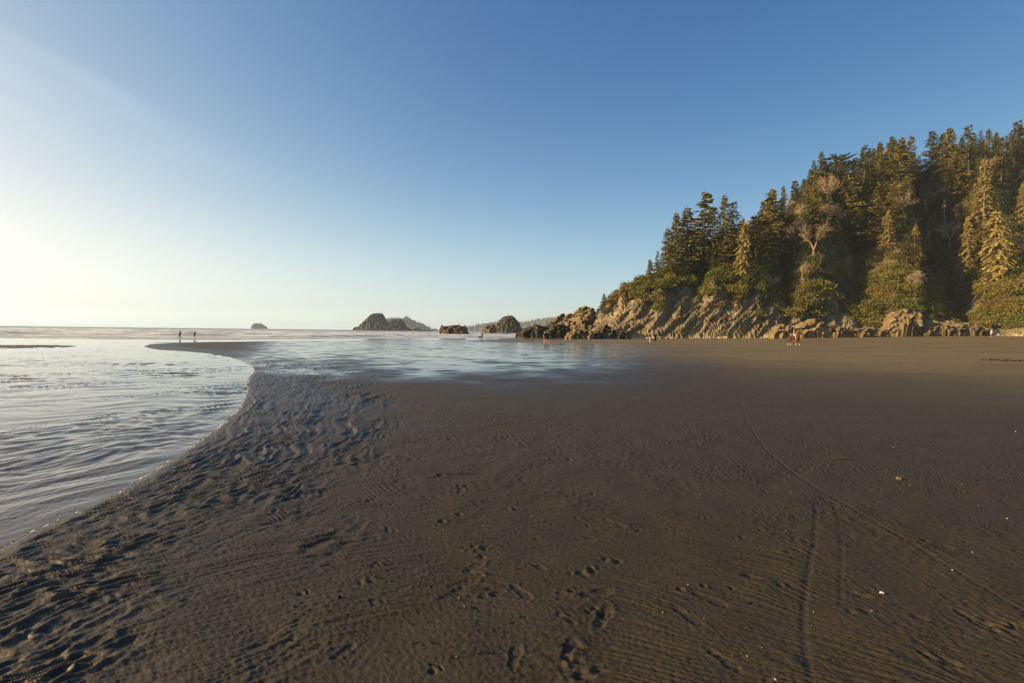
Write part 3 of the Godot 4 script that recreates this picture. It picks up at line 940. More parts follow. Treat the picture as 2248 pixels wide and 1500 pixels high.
	for q in [
			[1784, 486, 572, "alder", "round bare brown tree in the shaded hollow of the slope"],
			[1762, 572, 614, "umbrella_alder", "small flat-topped bare tree with pale forked stems in the dark gully"],
			[1826, 388, 470, "alder", "bare brown tree below the flat-topped pine"],
			[1984, 420, 490, "alder", "bare reddish-brown tree beside a wider bare tree high on the slope"],
			[2032, 412, 470, "alder_b", "wide bare tree with white forked limbs high on the slope"],
			[1985, 385, 430, "alder_b", "bare pale-limbed tree under the ridge row of spruces"],
			[1722, 440, 500, "pale_alder", "whitish bare tree on the lower skyline"],
			[1745, 480, 550, "alder_b", "thin bare tree behind the round bare brown tree"],
			[2085, 490, 545, "pale_alder", "grey bare tree in the dark gully below the dead spire"],
			[2005, 590, 640, "pale_alder", "low pale leafless thicket on the sunlit lower spur"],
			[1815, 445, 510, "alder", "bare brown tree at the seaward flank of the sunlit spur spruce"],
			[1690, 600, 640, "pale_alder", "pale leafless scrub above the cliff beside the gully"]]:
		var p := on_hill(q[0], q[2])
		grow(q[3], clampf((q[2] - q[1]) * -p.z / FOCAL * 1.05, 3.0, 16.0), p, "bare_tree", q[4], "tree")
		placed.append(p)
	var known := ["lone spruce on the tip", "outermost shoulder spruce", "leaning shoulder spruce", "broad golden-olive spruce", "tallest shoulder spruce", "dark spruce behind the tallest", "spruce with bare lower trunk", "thin dark shoulder spruce", "golden moss-hung spruce", "skyline spruce behind the golden one", "dark gap-filling spruce", "fresh green gully spruce", "small green spruce below the golden one", "dark skyline spruce beside the pale tree", "short dark skyline spruce", "bristly brown-olive spruce", "flat-topped ridge pine", "big spur-crest spruce", "tall half-lit spruce", "gold-tipped mid-slope spruce", "drooping gold-edged spruce", "narrow golden spruce", "tall golden spire", "broad golden spruce", "full olive upper spruce", "grey dead spire", "golden spruce cut by the frame", "round-headed ridge spruce", "first ridge-row spruce", "bright-trunked ridge spruce", "broad bright ridge spruce", "slim dark ridge spruce", "highest olive ridge spruce", "highest dark open spruce", "loose-crowned ridge spruce", "topmost ragged spruce"]
	var spots := []
	for k in known.size(): spots.append([project(placed[k] + Vector3(0, 5, 0)), known[k]])
	# the rest of the wood, each tree its own
	var words := {"spruce": "olive spruce", "spruce_b": "brownish-olive spruce", "dark_spruce": "dark spruce", "dark_spruce_b": "dark open-branched spruce", "mossy_spruce": "mossy golden spruce", "young_spruce": "young green spruce", "alder": "bare brown tree", "alder_b": "bare spreading tree", "pine": "spreading dark pine"}
	var found := []
	var tries := 0
	var planted := 0
	while planted < 250 and tries < 12000:
		tries += 1
		var a := rng.randf_range(33.0, 172.0)
		var top := hill_top(a)
		var s := rng.randf_range(7.0, top * 0.9 + 14.0)
		var p := hill_place(a, s)
		var px := project(p)
		if px.x > 2330 or px.x < 1425: continue
		var low := 12.0 + 4.0 * noise_a.get_noise_2d(a * 0.15, 0.0)
		if p.y < low or px.y > table([[1425.0, 622.0], [1560.0, 612.0], [1690.0, 580.0], [1780.0, 560.0], [1860.0, 550.0], [1950.0, 580.0], [2060.0, 600.0], [2248.0, 600.0]], px.x): continue
		var near := false
		for o in placed:
			if Vector2(o.x - p.x, o.z - p.z).length() < 2.9:
				near = true
				break
		if near: continue
		placed.append(p)
		var roll := rng.randf()
		var kind := "spruce"
		if roll < 0.20: kind = "spruce"
		elif roll < 0.42: kind = "spruce_b"
		elif roll < 0.62: kind = "dark_spruce"
		elif roll < 0.75: kind = "dark_spruce_b"
		elif roll < 0.84: kind = "mossy_spruce"
		elif roll < 0.90: kind = "young_spruce"
		elif roll < 0.94: kind = "alder"
		elif roll < 0.97: kind = "alder_b"
		else: kind = "pine"
		var high := rng.randf_range(6.5, 12.0) * (0.8 if p.y < 22.0 else 1.0)
		if kind == "young_spruce" or kind.begins_with("alder"): high = rng.randf_range(4.5, 8.5)
		if kind == "pine": high *= 0.8
		var form := kind + "_2" if kinds.has(kind + "_2") and rng.randf() < 0.5 else kind
		var o := grow(form, high, p, "bare_tree" if kind.begins_with("alder") else ("pine_tree" if kind == "pine" else "spruce_tree"), "", "tree", "trees of the headland wood")
		found.append([o, words[kind], project(p + Vector3(0, high * 0.5, 0))])
		planted += 1

	tell_apart(found, spots)
	# bushes one can pick out
	var bush := [bush_mesh(3, 900, 0.13, Color(0.128, 0.116, 0.026), Color(0.235, 0.20, 0.05)), bush_mesh(8, 900, 0.13, Color(0.10, 0.104, 0.026), Color(0.18, 0.168, 0.045)), bush_mesh(15, 700, 0.14, Color(0.15, 0.115, 0.055), Color(0.24, 0.18, 0.09))]
	var bare := Leaves.new()
	for k in 5: bare.tube(Vector3(0, -0.2, 0), Vector3(cos(k * 1.3) * 0.4, 0.45, sin(k * 1.3) * 0.4), 0.05, 0.02, Color(0.12, 0.09, 0.06), 4)
	var stems := leaves_mesh(bare)
	for q in [[1375, 628, 42, 0, "olive bush on the seaward shoulder, lowest of the row"], [1402, 604, 40, 1, "dark green bush on the seaward shoulder skyline"], [1425, 612, 44, 0, "olive bush below the first shoulder spruce"], [1455, 626, 52, 1, "dark bush at the foot of the shoulder spruces"], [1490, 622, 50, 0, "rounded bush beneath the tall shoulder cluster"],
			[1400, 650, 46, 0, "bush hanging over the seaward cliff top"], [1440, 656, 54, 2, "straw-brown bush over the slanting beds of the cliff"], [1560, 640, 50, 0, "bush on the rim of the first gully"], [1590, 612, 52, 1, "green bush on the spur beneath the golden tree"], [1620, 640, 54, 0, "olive bush above the second cliff spur"], [1570, 670, 40, 2, "straw-coloured bush on the cliff face of the second spur"],
			[1664, 690, 36, 1, "dark bush sitting in the cliff cleft beside the deep gully"], [1740, 690, 60, 0, "olive thicket low on the middle spur"], [1775, 664, 64, 1, "large green thicket on the middle spur"], [1805, 632, 60, 0, "sunlit thicket on the crest of the middle spur"], [1840, 600, 56, 0, "thicket below the big spruce of the middle spur"], [1830, 650, 44, 2, "pale brush beside the grey gully wall"],
			[1880, 690, 56, 0, "olive thicket above the boulders"], [1920, 676, 60, 1, "rounded green thicket above the boulders"], [1900, 620, 44, 1, "shaded green bush in the hollow"], [1965, 610, 56, 0, "tall olive bush on the lower sunlit spur"], [1990, 640, 52, 0, "olive bush above the tan slab of rock"], [2050, 662, 50, 0, "bush right of the tan slab of rock"], [2080, 640, 44, 1, "shaded bush in the mouth of the dark gully"],
			[2225, 640, 74, 0, "large sunlit bush at the frame edge"], [2240, 690, 60, 0, "low sunlit bush at the frame edge above orange rock"], [2140, 600, 56, 0, "bush under the narrow golden spruce"], [2200, 600, 60, 1, "green bush under the broad golden spruce"], [1346, 668, 30, 0, "small bush beside the lone spruce on the tip"]]:
		var p := on_hill(q[0], q[1])
		var o := thing("bush", q[4], "bush", p - Vector3(0, 0.4, 0), rng.randf() * TAU)
		put("foliage", bush[q[3]], MAT.leaf, o)
		put("stem", stems, MAT.leaf, o)
		o.scale = Vector3.ONE * (q[2] * -p.z / FOCAL * 0.5)

	# low brush that nobody could count
	var where := []
	var tint := []
	for k in 18000:
		var i := rng.randi_range(0, hill_v.size() - 1)
		var p := hill_v[i]
		if hill_rock[i] > 0.2 + 0.3 * rng.randf() or p.y < 2.5 or hill_px[i].x > 2330: continue
		var size := rng.randf_range(0.6, 2.0)
		where.append(Transform3D(Basis(Vector3.UP, rng.randf() * TAU).scaled(Vector3(size, size * rng.randf_range(0.7, 1.1), size)), p - Vector3(0, 0.2, 0)))
		var f := rng.randf_range(0.75, 1.35)
		var warm := clampf(0.5 + 1.3 * noise_fbm.get_noise_2d(p.x * 0.08, p.y * 0.1), 0.0, 1.0)
		tint.append(Color(f * lerpf(0.78, 1.08, warm), f, f))
	var mm := MultiMesh.new()
	mm.transform_format = MultiMesh.TRANSFORM_3D
	mm.use_colors = true
	mm.mesh = bush_mesh(44, 150, 0.24, Color(0.118, 0.106, 0.026), Color(0.21, 0.178, 0.045))
	mm.instance_count = where.size()
	for k in where.size():
		mm.set_instance_transform(k, where[k])
		mm.set_instance_color(k, tint[k])
	var brush := MultiMeshInstance3D.new()
	brush.name = "undergrowth"
	brush.multimesh = mm
	brush.material_override = MAT.leaf
	add_child(brush)
	tag(brush, "low olive brush and scrub covering the slopes of the headland", "undergrowth", "", "stuff")

# ------------------------------------------------------------------ rocks
# a mass of rock whose top follows an outline, with its own thickness; in its own axes, foot at y = 0
func rock_mesh(line: Array, thick: float, craggy: float, cell: float, tone: Color, sd: float, square := 2.4, bed := 0.6) -> ArrayMesh:
	var x0: float = line[0][0]
	var x1: float = line[-1][0]
	var nx := clampi(int((x1 - x0) / cell), 14, 110)
	var nz := clampi(int(thick / cell * 1.2), 14, 44)
	var v := PackedVector3Array()
	var c := PackedColorArray()
	for j in nz + 1:
		var w := 2.0 * j / nz - 1.0
		w = signf(w) * pow(absf(w), 0.75)
		for i in nx + 1:
			var x := lerpf(x0, x1, float(i) / nx)
			var shift := 0.22 * noise_a.get_noise_2d(x / thick * 1.2 + sd, 2.0)
			var e := clampf(absf(w - shift * (1.0 - absf(w))), 0.0, 1.0)
			var top := table(line, x)
			var y := top * pow(maxf(0.0, 1.0 - pow(e, square)), 0.62)
			var ends := clampf(minf(x - x0, x1 - x) / (thick * 0.5), 0.0, 1.0)
			var z := -w * thick * 0.5 * (0.35 + 0.65 * sqrt(ends))
			var p := Vector3(x, y, z)
			var k := smoothstep(0.0, 0.15, y / maxf(top, 0.01)) * craggy
			var q := p / craggy * 0.5 + Vector3(sd, sd * 0.7, 0)
			var along := q.x * 0.5 + q.y * 0.8
			var across := -q.x * 0.8 + q.y * bed
			p += Vector3(0, 0.35, 0.8 * -signf(w) if absf(w) > 0.05 else 0.0) * k * (0.4 * (1.0 - 2.2 * absf(noise_b.get_noise_3d(along * 0.5, across * 1.5, q.z * 0.8))) + 1.3 * noise_block.get_noise_3d(along * 0.8, across * 2.2, q.z * 1.2) + 0.5 * noise_block.get_noise_3d(along * 2.2, across * 4.0, q.z * 2.6) + 0.15 * noise_c.get_noise_3d(q.x * 3.0, q.y * 3.0, q.z * 3.0))
			p.x += k * 0.5 * noise_c.get_noise_3d(q.x * 1.5 + 9.0, q.y * 1.5, q.z * 1.5)
			if j == 0 or j == nz or i == 0 or i == nx: p.y = -0.8
			v.append(p)
			var t := 1.0 + 0.4 * noise_fbm.get_noise_3d(q.x * 1.2, q.y * 1.2, q.z * 1.2) + 0.25 * noise_c.get_noise_3d(q.x * 4.0, q.y * 4.0, q.z * 4.0)
			c.append(tone * t)
	var keep := PackedByteArray()
	keep.resize(v.size())
	keep.fill(1)
	return array_mesh(v, grid_sheet(v, keep, nx + 1), c)

# outline in pixels, at a distance; foot: pixel height of the waterline or sand
func rock(called: String, label: String, category: String, outline: Array, foot: float, away: float, thick: float, craggy: float, tone: Color, group := "", square := 2.4) -> MeshInstance3D:
	var mid: float = (outline[0][0] + outline[-1][0]) / 2.0
	var base := at(mid, foot, away)
	var line := []
	for q in outline:
		var p := at(q[0], q[1], away)
		line.append([p.x - base.x, maxf(0.0, p.y - base.y)])
	var o := put(called, rock_mesh(line, thick, craggy, maxf(away / 455.0 * 0.8, 0.12), tone, rng.randf() * 50.0, square), MAT.stone)
	o.position = base
	tag(o, label, category, group)
	return o

func far_wood(on: MeshInstance3D, count: int, low: float, high: float, size: float, called := "wood") -> void:
	var l := Leaves.new()
	var r := RandomNumberGenerator.new()
	r.seed = 9
	for k in 46:
		var t := k / 46.0
		var az := r.randf() * TAU
		l.kite(Vector3(0, 0.15 + 0.85 * t, 0), Vector3(cos(az), -0.35, sin(az)).normalized(), Vector3(-sin(az), 0, cos(az)), 0.30 * (1.05 - t), 0.10, Color(0.055, 0.056, 0.03), Color(0.09, 0.08, 0.04))
	l.tube(Vector3(0, -0.1, 0), Vector3(0, 0.95, 0), 0.03, 0.01, Color(0.08, 0.06, 0.04), 4)
	var v: PackedVector3Array = on.mesh.surface_get_arrays(0)[Mesh.ARRAY_VERTEX]
	var where := []
	var tries := 0
	while where.size() < count and tries < count * 60:
		tries += 1
		var p := v[rng.randi_range(0, v.size() - 1)]
		if p.y < low or p.y > high or p.z < -0.0 and rng.randf() < 0.5: continue
		var s := size * rng.randf_range(0.6, 1.2)
		where.append(Transform3D(Basis(Vector3.UP, rng.randf() * TAU).scaled(Vector3(s, s, s)), p + Vector3(rng.randf_range(-2, 2), -0.1 * s, 0)))
	var mm := MultiMesh.new()
	mm.transform_format = MultiMesh.TRANSFORM_3D
	mm.mesh = leaves_mesh(l)
	mm.instance_count = where.size()
	for k in where.size(): mm.set_instance_transform(k, where[k])
	var o := MultiMeshInstance3D.new()
	o.name = called
	o.multimesh = mm
	o.material_override = MAT.leaf
	o.set_meta("kind", "stuff")
	on.add_child(o)

func build_rocks() -> void:
	MAT.stone = vertex_paint(0.93, 0.3)
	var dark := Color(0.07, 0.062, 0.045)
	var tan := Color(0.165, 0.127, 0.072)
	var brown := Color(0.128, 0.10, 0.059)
	# out at sea, far to near
	rock("sea_stack", "tiny lone islet far out on the horizon", "sea stack", [[553, 720], [558, 714], [563, 711], [572, 711], [578, 715], [585, 720.5]], 722, 2600, 60, 8.0, dark)
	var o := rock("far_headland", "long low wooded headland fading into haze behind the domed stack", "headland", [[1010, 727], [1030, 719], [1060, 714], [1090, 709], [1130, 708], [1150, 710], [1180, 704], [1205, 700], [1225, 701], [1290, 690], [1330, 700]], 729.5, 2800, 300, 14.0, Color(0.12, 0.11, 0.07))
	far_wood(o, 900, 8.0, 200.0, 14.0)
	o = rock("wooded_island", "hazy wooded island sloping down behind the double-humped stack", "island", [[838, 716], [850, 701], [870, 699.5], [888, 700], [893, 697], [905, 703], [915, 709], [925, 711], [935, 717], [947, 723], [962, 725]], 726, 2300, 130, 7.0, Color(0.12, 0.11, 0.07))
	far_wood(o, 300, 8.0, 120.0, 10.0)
	rock("sea_stack", "small pointed rock at the seaward foot of the double-humped stack", "sea stack", [[775, 723], [778, 719], [781, 718], [785, 721], [788, 723.5]], 724.5, 1000, 8, 1.2, dark)
	rock("sea_stack", "big double-humped sea stack, tallest out in the water", "sea stack", [[784, 724], [790, 718], [800, 709], [812, 698], [820, 690.5], [826, 688.5], [836, 688.5], [840, 694], [844, 704], [848, 709], [856, 709.5], [862, 704], [870, 701.5], [880, 702], [885, 706], [888, 718], [896, 722], [905, 725]], 725, 900, 55, 2.0, dark, "", 3.2)
	rock("skerry", "low skerry trailing from the double-humped stack", "rock", [[905, 725.4], [912, 721], [918, 722], [930, 724.5], [950, 726]], 726.4, 880, 10, 1.2, dark)
	rock("sea_stack", "hazy pointed rock behind the low dark rock, seaward one", "sea stack", [[965, 724], [968, 715.5], [970, 713], [973, 716], [977, 725]], 726.5, 700, 6, 1.0, dark)
	rock("sea_stack", "hazy pointed rock behind the low dark rock, landward one", "sea stack", [[1013, 724], [1018, 716], [1021, 713.5], [1024, 717], [1028, 726]], 727, 700, 6, 1.0, dark)
	o = rock("sea_stack", "domed sea stack with a tiny tree on its peak", "sea stack", [[1089, 728], [1092, 712], [1096, 704], [1103, 697.5], [1112, 694.5], [1122, 693.5], [1128, 695], [1133, 702], [1139, 711], [1144, 721], [1150, 731]], 732.5, 340, 16, 0.9, dark, "", 3.0)
	var t := Node3D.new()
	rock("sea_stack", "small squat rock standing before the domed stack", "sea stack", [[1059, 730], [1062, 722], [1068, 717], [1076, 714], [1083, 713], [1088, 718], [1090, 731]], 731.5, 300, 7, 1.0, brown)
	rock("sea_rock", "low dark whale-backed rock in the shallows", "rock", [[966, 732], [968, 724], [975, 719], [988, 716], [1000, 714.5], [1008, 716], [1018, 720], [1025, 729], [1031, 733]], 734, 205, 8, 0.9, brown, "", 3.0)
	t.free()
	# the crag and the reef before the headland
	rock("crag", "brown hill-shaped outcrop behind the reef, left of the tall crag", "rock", [[1190, 725], [1201, 714], [1215, 701], [1236, 692.5], [1245, 694.5], [1253, 691], [1265, 695], [1285, 720]], 731, 185, 16, 1.6, brown)
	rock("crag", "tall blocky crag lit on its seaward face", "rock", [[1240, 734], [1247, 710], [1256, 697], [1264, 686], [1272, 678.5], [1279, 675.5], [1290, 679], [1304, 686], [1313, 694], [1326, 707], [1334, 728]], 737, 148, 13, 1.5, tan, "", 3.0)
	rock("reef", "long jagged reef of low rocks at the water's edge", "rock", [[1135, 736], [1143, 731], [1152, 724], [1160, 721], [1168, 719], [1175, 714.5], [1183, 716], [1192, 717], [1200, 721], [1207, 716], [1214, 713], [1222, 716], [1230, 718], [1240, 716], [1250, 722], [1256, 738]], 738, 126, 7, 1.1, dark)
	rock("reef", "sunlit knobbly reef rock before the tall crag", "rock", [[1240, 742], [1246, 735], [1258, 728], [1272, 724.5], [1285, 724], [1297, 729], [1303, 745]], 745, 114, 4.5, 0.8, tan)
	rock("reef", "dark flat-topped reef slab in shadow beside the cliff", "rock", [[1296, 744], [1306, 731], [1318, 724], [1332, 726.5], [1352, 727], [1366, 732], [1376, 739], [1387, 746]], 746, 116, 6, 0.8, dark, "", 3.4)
	rock("boulder", "round boulder in front of the tall crag's landward foot", "boulder", [[1302, 737], [1308, 726], [1318, 718], [1328, 712], [1337, 722], [1342, 737]], 739, 130, 6, 1.0, brown)
	# boulders along the foot of the headland
	for q in [
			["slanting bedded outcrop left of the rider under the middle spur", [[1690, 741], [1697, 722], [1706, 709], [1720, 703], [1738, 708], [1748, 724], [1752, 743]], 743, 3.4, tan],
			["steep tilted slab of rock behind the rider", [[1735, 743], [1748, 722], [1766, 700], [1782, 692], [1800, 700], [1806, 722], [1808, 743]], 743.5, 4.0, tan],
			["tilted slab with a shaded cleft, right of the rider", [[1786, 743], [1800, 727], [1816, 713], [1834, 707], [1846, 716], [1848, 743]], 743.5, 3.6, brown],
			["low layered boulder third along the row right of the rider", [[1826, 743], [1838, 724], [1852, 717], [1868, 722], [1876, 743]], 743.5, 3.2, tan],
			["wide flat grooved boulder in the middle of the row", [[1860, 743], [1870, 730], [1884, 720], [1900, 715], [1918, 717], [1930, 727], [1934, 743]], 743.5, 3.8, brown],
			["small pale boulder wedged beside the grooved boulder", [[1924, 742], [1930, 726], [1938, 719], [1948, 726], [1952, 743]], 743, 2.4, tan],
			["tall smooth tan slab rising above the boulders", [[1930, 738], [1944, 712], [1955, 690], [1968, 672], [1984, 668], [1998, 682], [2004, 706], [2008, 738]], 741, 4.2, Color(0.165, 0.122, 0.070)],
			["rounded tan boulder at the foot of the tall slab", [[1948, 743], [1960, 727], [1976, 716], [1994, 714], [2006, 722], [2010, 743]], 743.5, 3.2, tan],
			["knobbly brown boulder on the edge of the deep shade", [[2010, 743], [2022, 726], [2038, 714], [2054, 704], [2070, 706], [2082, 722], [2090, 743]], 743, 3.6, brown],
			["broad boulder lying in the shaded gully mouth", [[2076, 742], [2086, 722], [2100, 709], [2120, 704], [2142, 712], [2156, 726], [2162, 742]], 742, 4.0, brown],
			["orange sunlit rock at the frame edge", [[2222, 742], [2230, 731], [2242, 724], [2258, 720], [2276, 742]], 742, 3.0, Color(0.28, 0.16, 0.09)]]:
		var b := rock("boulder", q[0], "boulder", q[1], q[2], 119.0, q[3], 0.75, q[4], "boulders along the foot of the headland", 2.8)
		b.position.y = sand_level(b.position.x, b.position.z) - 0.25
		b.scale.y = 0.82
	var found := []
	for k in 34:   # small stones at the foot
		var a := rng.randf_range(30.0, 124.0)
		var base := Vector3(a, 0, table(FOOT, a) + rng.randf_range(0.2, 1.6))
		base.y = sand_level(base.x, base.z) - 0.12
		if project(base).x > 2245: continue
		var w := rng.randf_range(0.5, 1.3)
		var line := [[-w, 0.0], [-w * 0.7, w * 0.5], [0.0, w * rng.randf_range(0.5, 0.8)], [w * 0.6, w * 0.5], [w, 0.0]]
		var s := put("stone", rock_mesh(line, w * 1.5, w * 0.3, 0.18, Color(0.26, 0.205, 0.13), k * 3.7, 2.6), MAT.stone)
		s.position = base
		s.rotation.y = rng.randf_range(-0.5, 0.5)
		tag(s, "", "stone", "small stones at the cliff foot")
		found.append([s, "small pale stone at the cliff foot", project(base)])
	tell_apart(found, [[Vector2(1315, 744), "dark figure before the reef"], [Vector2(1433, 748), "pair with the brown dog"], [Vector2(1505, 744), "first dark gully"], [Vector2(1600, 744), "second cliff spur"], [Vector2(1700, 744), "slanting bedded outcrop"], [Vector2(1743, 744), "horse and rider"], [Vector2(1815, 744), "cleft tilted slab"], [Vector2(1897, 744), "wide grooved boulder"], [Vector2(1970, 744), "tall tan slab"], [Vector2(2050, 744), "knobbly brown boulder"], [Vector2(2176, 742), "person in the white shirt"]])

# ------------------------------------------------------------------ bodies
# tapered bones joined by a smooth minimum and meshed as surface nets; bone: [from, to, radius, radius]
func net(bones: Array, cell: float, blend: float) -> Array:
	var lo := Vector3.ONE * 1e9
	var hi := -lo
	for b in bones:
		for e in 2:
			lo = lo.min(b[e] - Vector3.ONE * b[2 + e])
			hi = hi.max(b[e] + Vector3.ONE * b[2 + e])
	lo -= Vector3.ONE * (cell * 2.0)
	hi += Vector3.ONE * (cell * 2.0)
	var nx := int((hi.x - lo.x) / cell) + 2
	var ny := int((hi.y - lo.y) / cell) + 2
	var nz := int((hi.z - lo.z) / cell) + 2
	var f := PackedFloat32Array()
	f.resize(nx * ny * nz)
	f.fill(9.0)
	for b in bones:
		var a: Vector3 = b[0]
		var ab: Vector3 = b[1] - a
		var ra: float = b[2]
		var rb: float = b[3]
		var ll := maxf(ab.length_squared(), 1e-9)
		var grow_by := Vector3.ONE * (maxf(ra, rb) + blend + cell * 2.0)
		var l := ((a.min(b[1]) - grow_by - lo) / cell).floor()
		var h := ((a.max(b[1]) + grow_by - lo) / cell).ceil()
		for k in range(maxi(0, int(l.z)), mini(nz, int(h.z) + 1)):
			for j in range(maxi(0, int(l.y)), mini(ny, int(h.y) + 1)):
				for i in range(maxi(0, int(l.x)), mini(nx, int(h.x) + 1)):
					var p := lo + Vector3(i, j, k) * cell - a
					var t := clampf(p.dot(ab) / ll, 0.0, 1.0)
					var d := (p - ab * t).length() - lerpf(ra, rb, t)
					var o := (k * ny + j) * nx + i
					var q := f[o]
					var m := maxf(blend - absf(q - d), 0.0) / blend
					f[o] = minf(q, d) - m * m * blend * 0.25
	var v := PackedVector3Array()
	var idx := PackedInt32Array()
	var cells := {}
	var corner := [0, 1, nx, nx + 1, nx * ny, nx * ny + 1, nx * ny + nx, nx * ny + nx + 1]
	for k in nz - 1:
		for j in ny - 1:
			for i in nx - 1:
				var o := (k * ny + j) * nx + i
				if absf(f[o]) > cell * 2.5: continue
				var sum := Vector3.ZERO
				var cnt := 0
				for e in 12:
					var axis := e / 4
					var rest := e % 4
					var c0: int
					var c1: int
					match axis:
						0:
							c0 = rest * 2
							c1 = c0 + 1
						1:
							c0 = (rest % 2) + (rest / 2) * 4
							c1 = c0 + 2
						_:
							c0 = rest
							c1 = c0 + 4
					var f0 := f[o + corner[c0]]
					var f1 := f[o + corner[c1]]
					if (f0 < 0.0) == (f1 < 0.0): continue
					var t := f0 / (f0 - f1)
					var p := Vector3(c0 & 1, (c0 >> 1) & 1, c0 >> 2)
					p[axis] += t
					sum += p
					cnt += 1
				if cnt:
					cells[o] = v.size()
					v.append(lo + (Vector3(i, j, k) + sum / cnt) * cell)
	var step := [1, nx, nx * ny]
	for o in cells:
		for axis in 3:
			var u: int = step[(axis + 1) % 3]
			var w: int = step[(axis + 2) % 3]
			var in0 := f[o] < 0.0
			if in0 == (f[o + step[axis]] < 0.0): continue
			if not (cells.has(o - u) and cells.has(o - w) and cells.has(o - u - w)): continue
			var q := [cells[o], cells[o - u], cells[o - u - w], cells[o - w]]
			if in0: q = [q[0], q[3], q[2], q[1]]
			idx.append_array(PackedInt32Array([q[0], q[1], q[2], q[0], q[2], q[3]]))
	return [v, idx]

func joined(pieces: Array) -> ArrayMesh:   # [net, transform] pairs
	var v := PackedVector3Array()
	var idx := PackedInt32Array()
	for p in pieces:
		var o := v.size()
		var t: Transform3D = p[1]
		v.append_array(t * (p[0][0] as PackedVector3Array))
		var flip := t.basis.determinant() < 0.0
		var s: PackedInt32Array = p[0][1]
		for k in range(0, s.size(), 3):
			idx.append(s[k] + o)
			idx.append(s[k + (2 if flip else 1)] + o)
			idx.append(s[k + (1 if flip else 2)] + o)
	return array_mesh(v, idx, null, smooth_normals(v, idx))

var head_net := []
var hand_net := []

func make_head_and_hand() -> void:
	# a head with brow, eyes, nose, mouth, chin and ears; origin at the middle of the skull, looking along +z
	head_net = net([[Vector3(0, 0.03, -0.015), Vector3(0, 0.02, 0.01), 0.088, 0.082], [Vector3(0, -0.05, 0.035), Vector3(0, -0.085, 0.06), 0.058, 0.032], [Vector3(-0.03, 0.028, 0.078), Vector3(0.03, 0.028, 0.078), 0.014, 0.014],
		[Vector3(0, 0.0, 0.094), Vector3(0, -0.03, 0.112), 0.008, 0.013], [Vector3(-0.018, -0.058, 0.088), Vector3(0.018, -0.058, 0.088), 0.009, 0.009], [Vector3(-0.032, 0.002, 0.078), Vector3(-0.03, 0.002, 0.08), 0.011, 0.011], [Vector3(0.032, 0.002, 0.078), Vector3(0.03, 0.002, 0.08), 0.011, 0.011],
		[Vector3(-0.084, 0.005, -0.01), Vector3(-0.088, -0.02, -0.005), 0.018, 0.012], [Vector3(0.084, 0.005, -0.01), Vector3(0.088, -0.02, -0.005), 0.018, 0.012], [Vector3(0, -0.06, -0.02), Vector3(0, -0.15, -0.03), 0.052, 0.056]], 0.008, 0.02)
	# a slightly curled hand hanging along -y, palm towards +x's far side, thumb towards +z
	var bones := [[Vector3(0, 0.02, 0), Vector3(0, -0.05, 0), 0.024, 0.026], [Vector3(0, -0.05, -0.022), Vector3(0, -0.075, -0.03), 0.015, 0.011], [Vector3(0, -0.05, 0.022), Vector3(0, -0.075, 0.03), 0.015, 0.011]]
	for k in 4:
		var z := -0.03 + 0.02 * k
		var long: float = [0.062, 0.078, 0.084, 0.074][k]
		var a := Vector3(0, -0.075, z)
		var b := a + Vector3(0.008, -long * 0.5, 0)
		bones.append([a, b, 0.0095, 0.009])
		bones.append([b, b + Vector3(0.018, -long * 0.45, 0), 0.009, 0.0075])
	bones.append([Vector3(0, -0.015, 0.025), Vector3(0.012, -0.05, 0.052), 0.012, 0.0105])
	bones.append([Vector3(0.012, -0.05, 0.052), Vector3(0.024, -0.08, 0.058), 0.0105, 0.008])
	hand_net = net(bones, 0.005, 0.006)

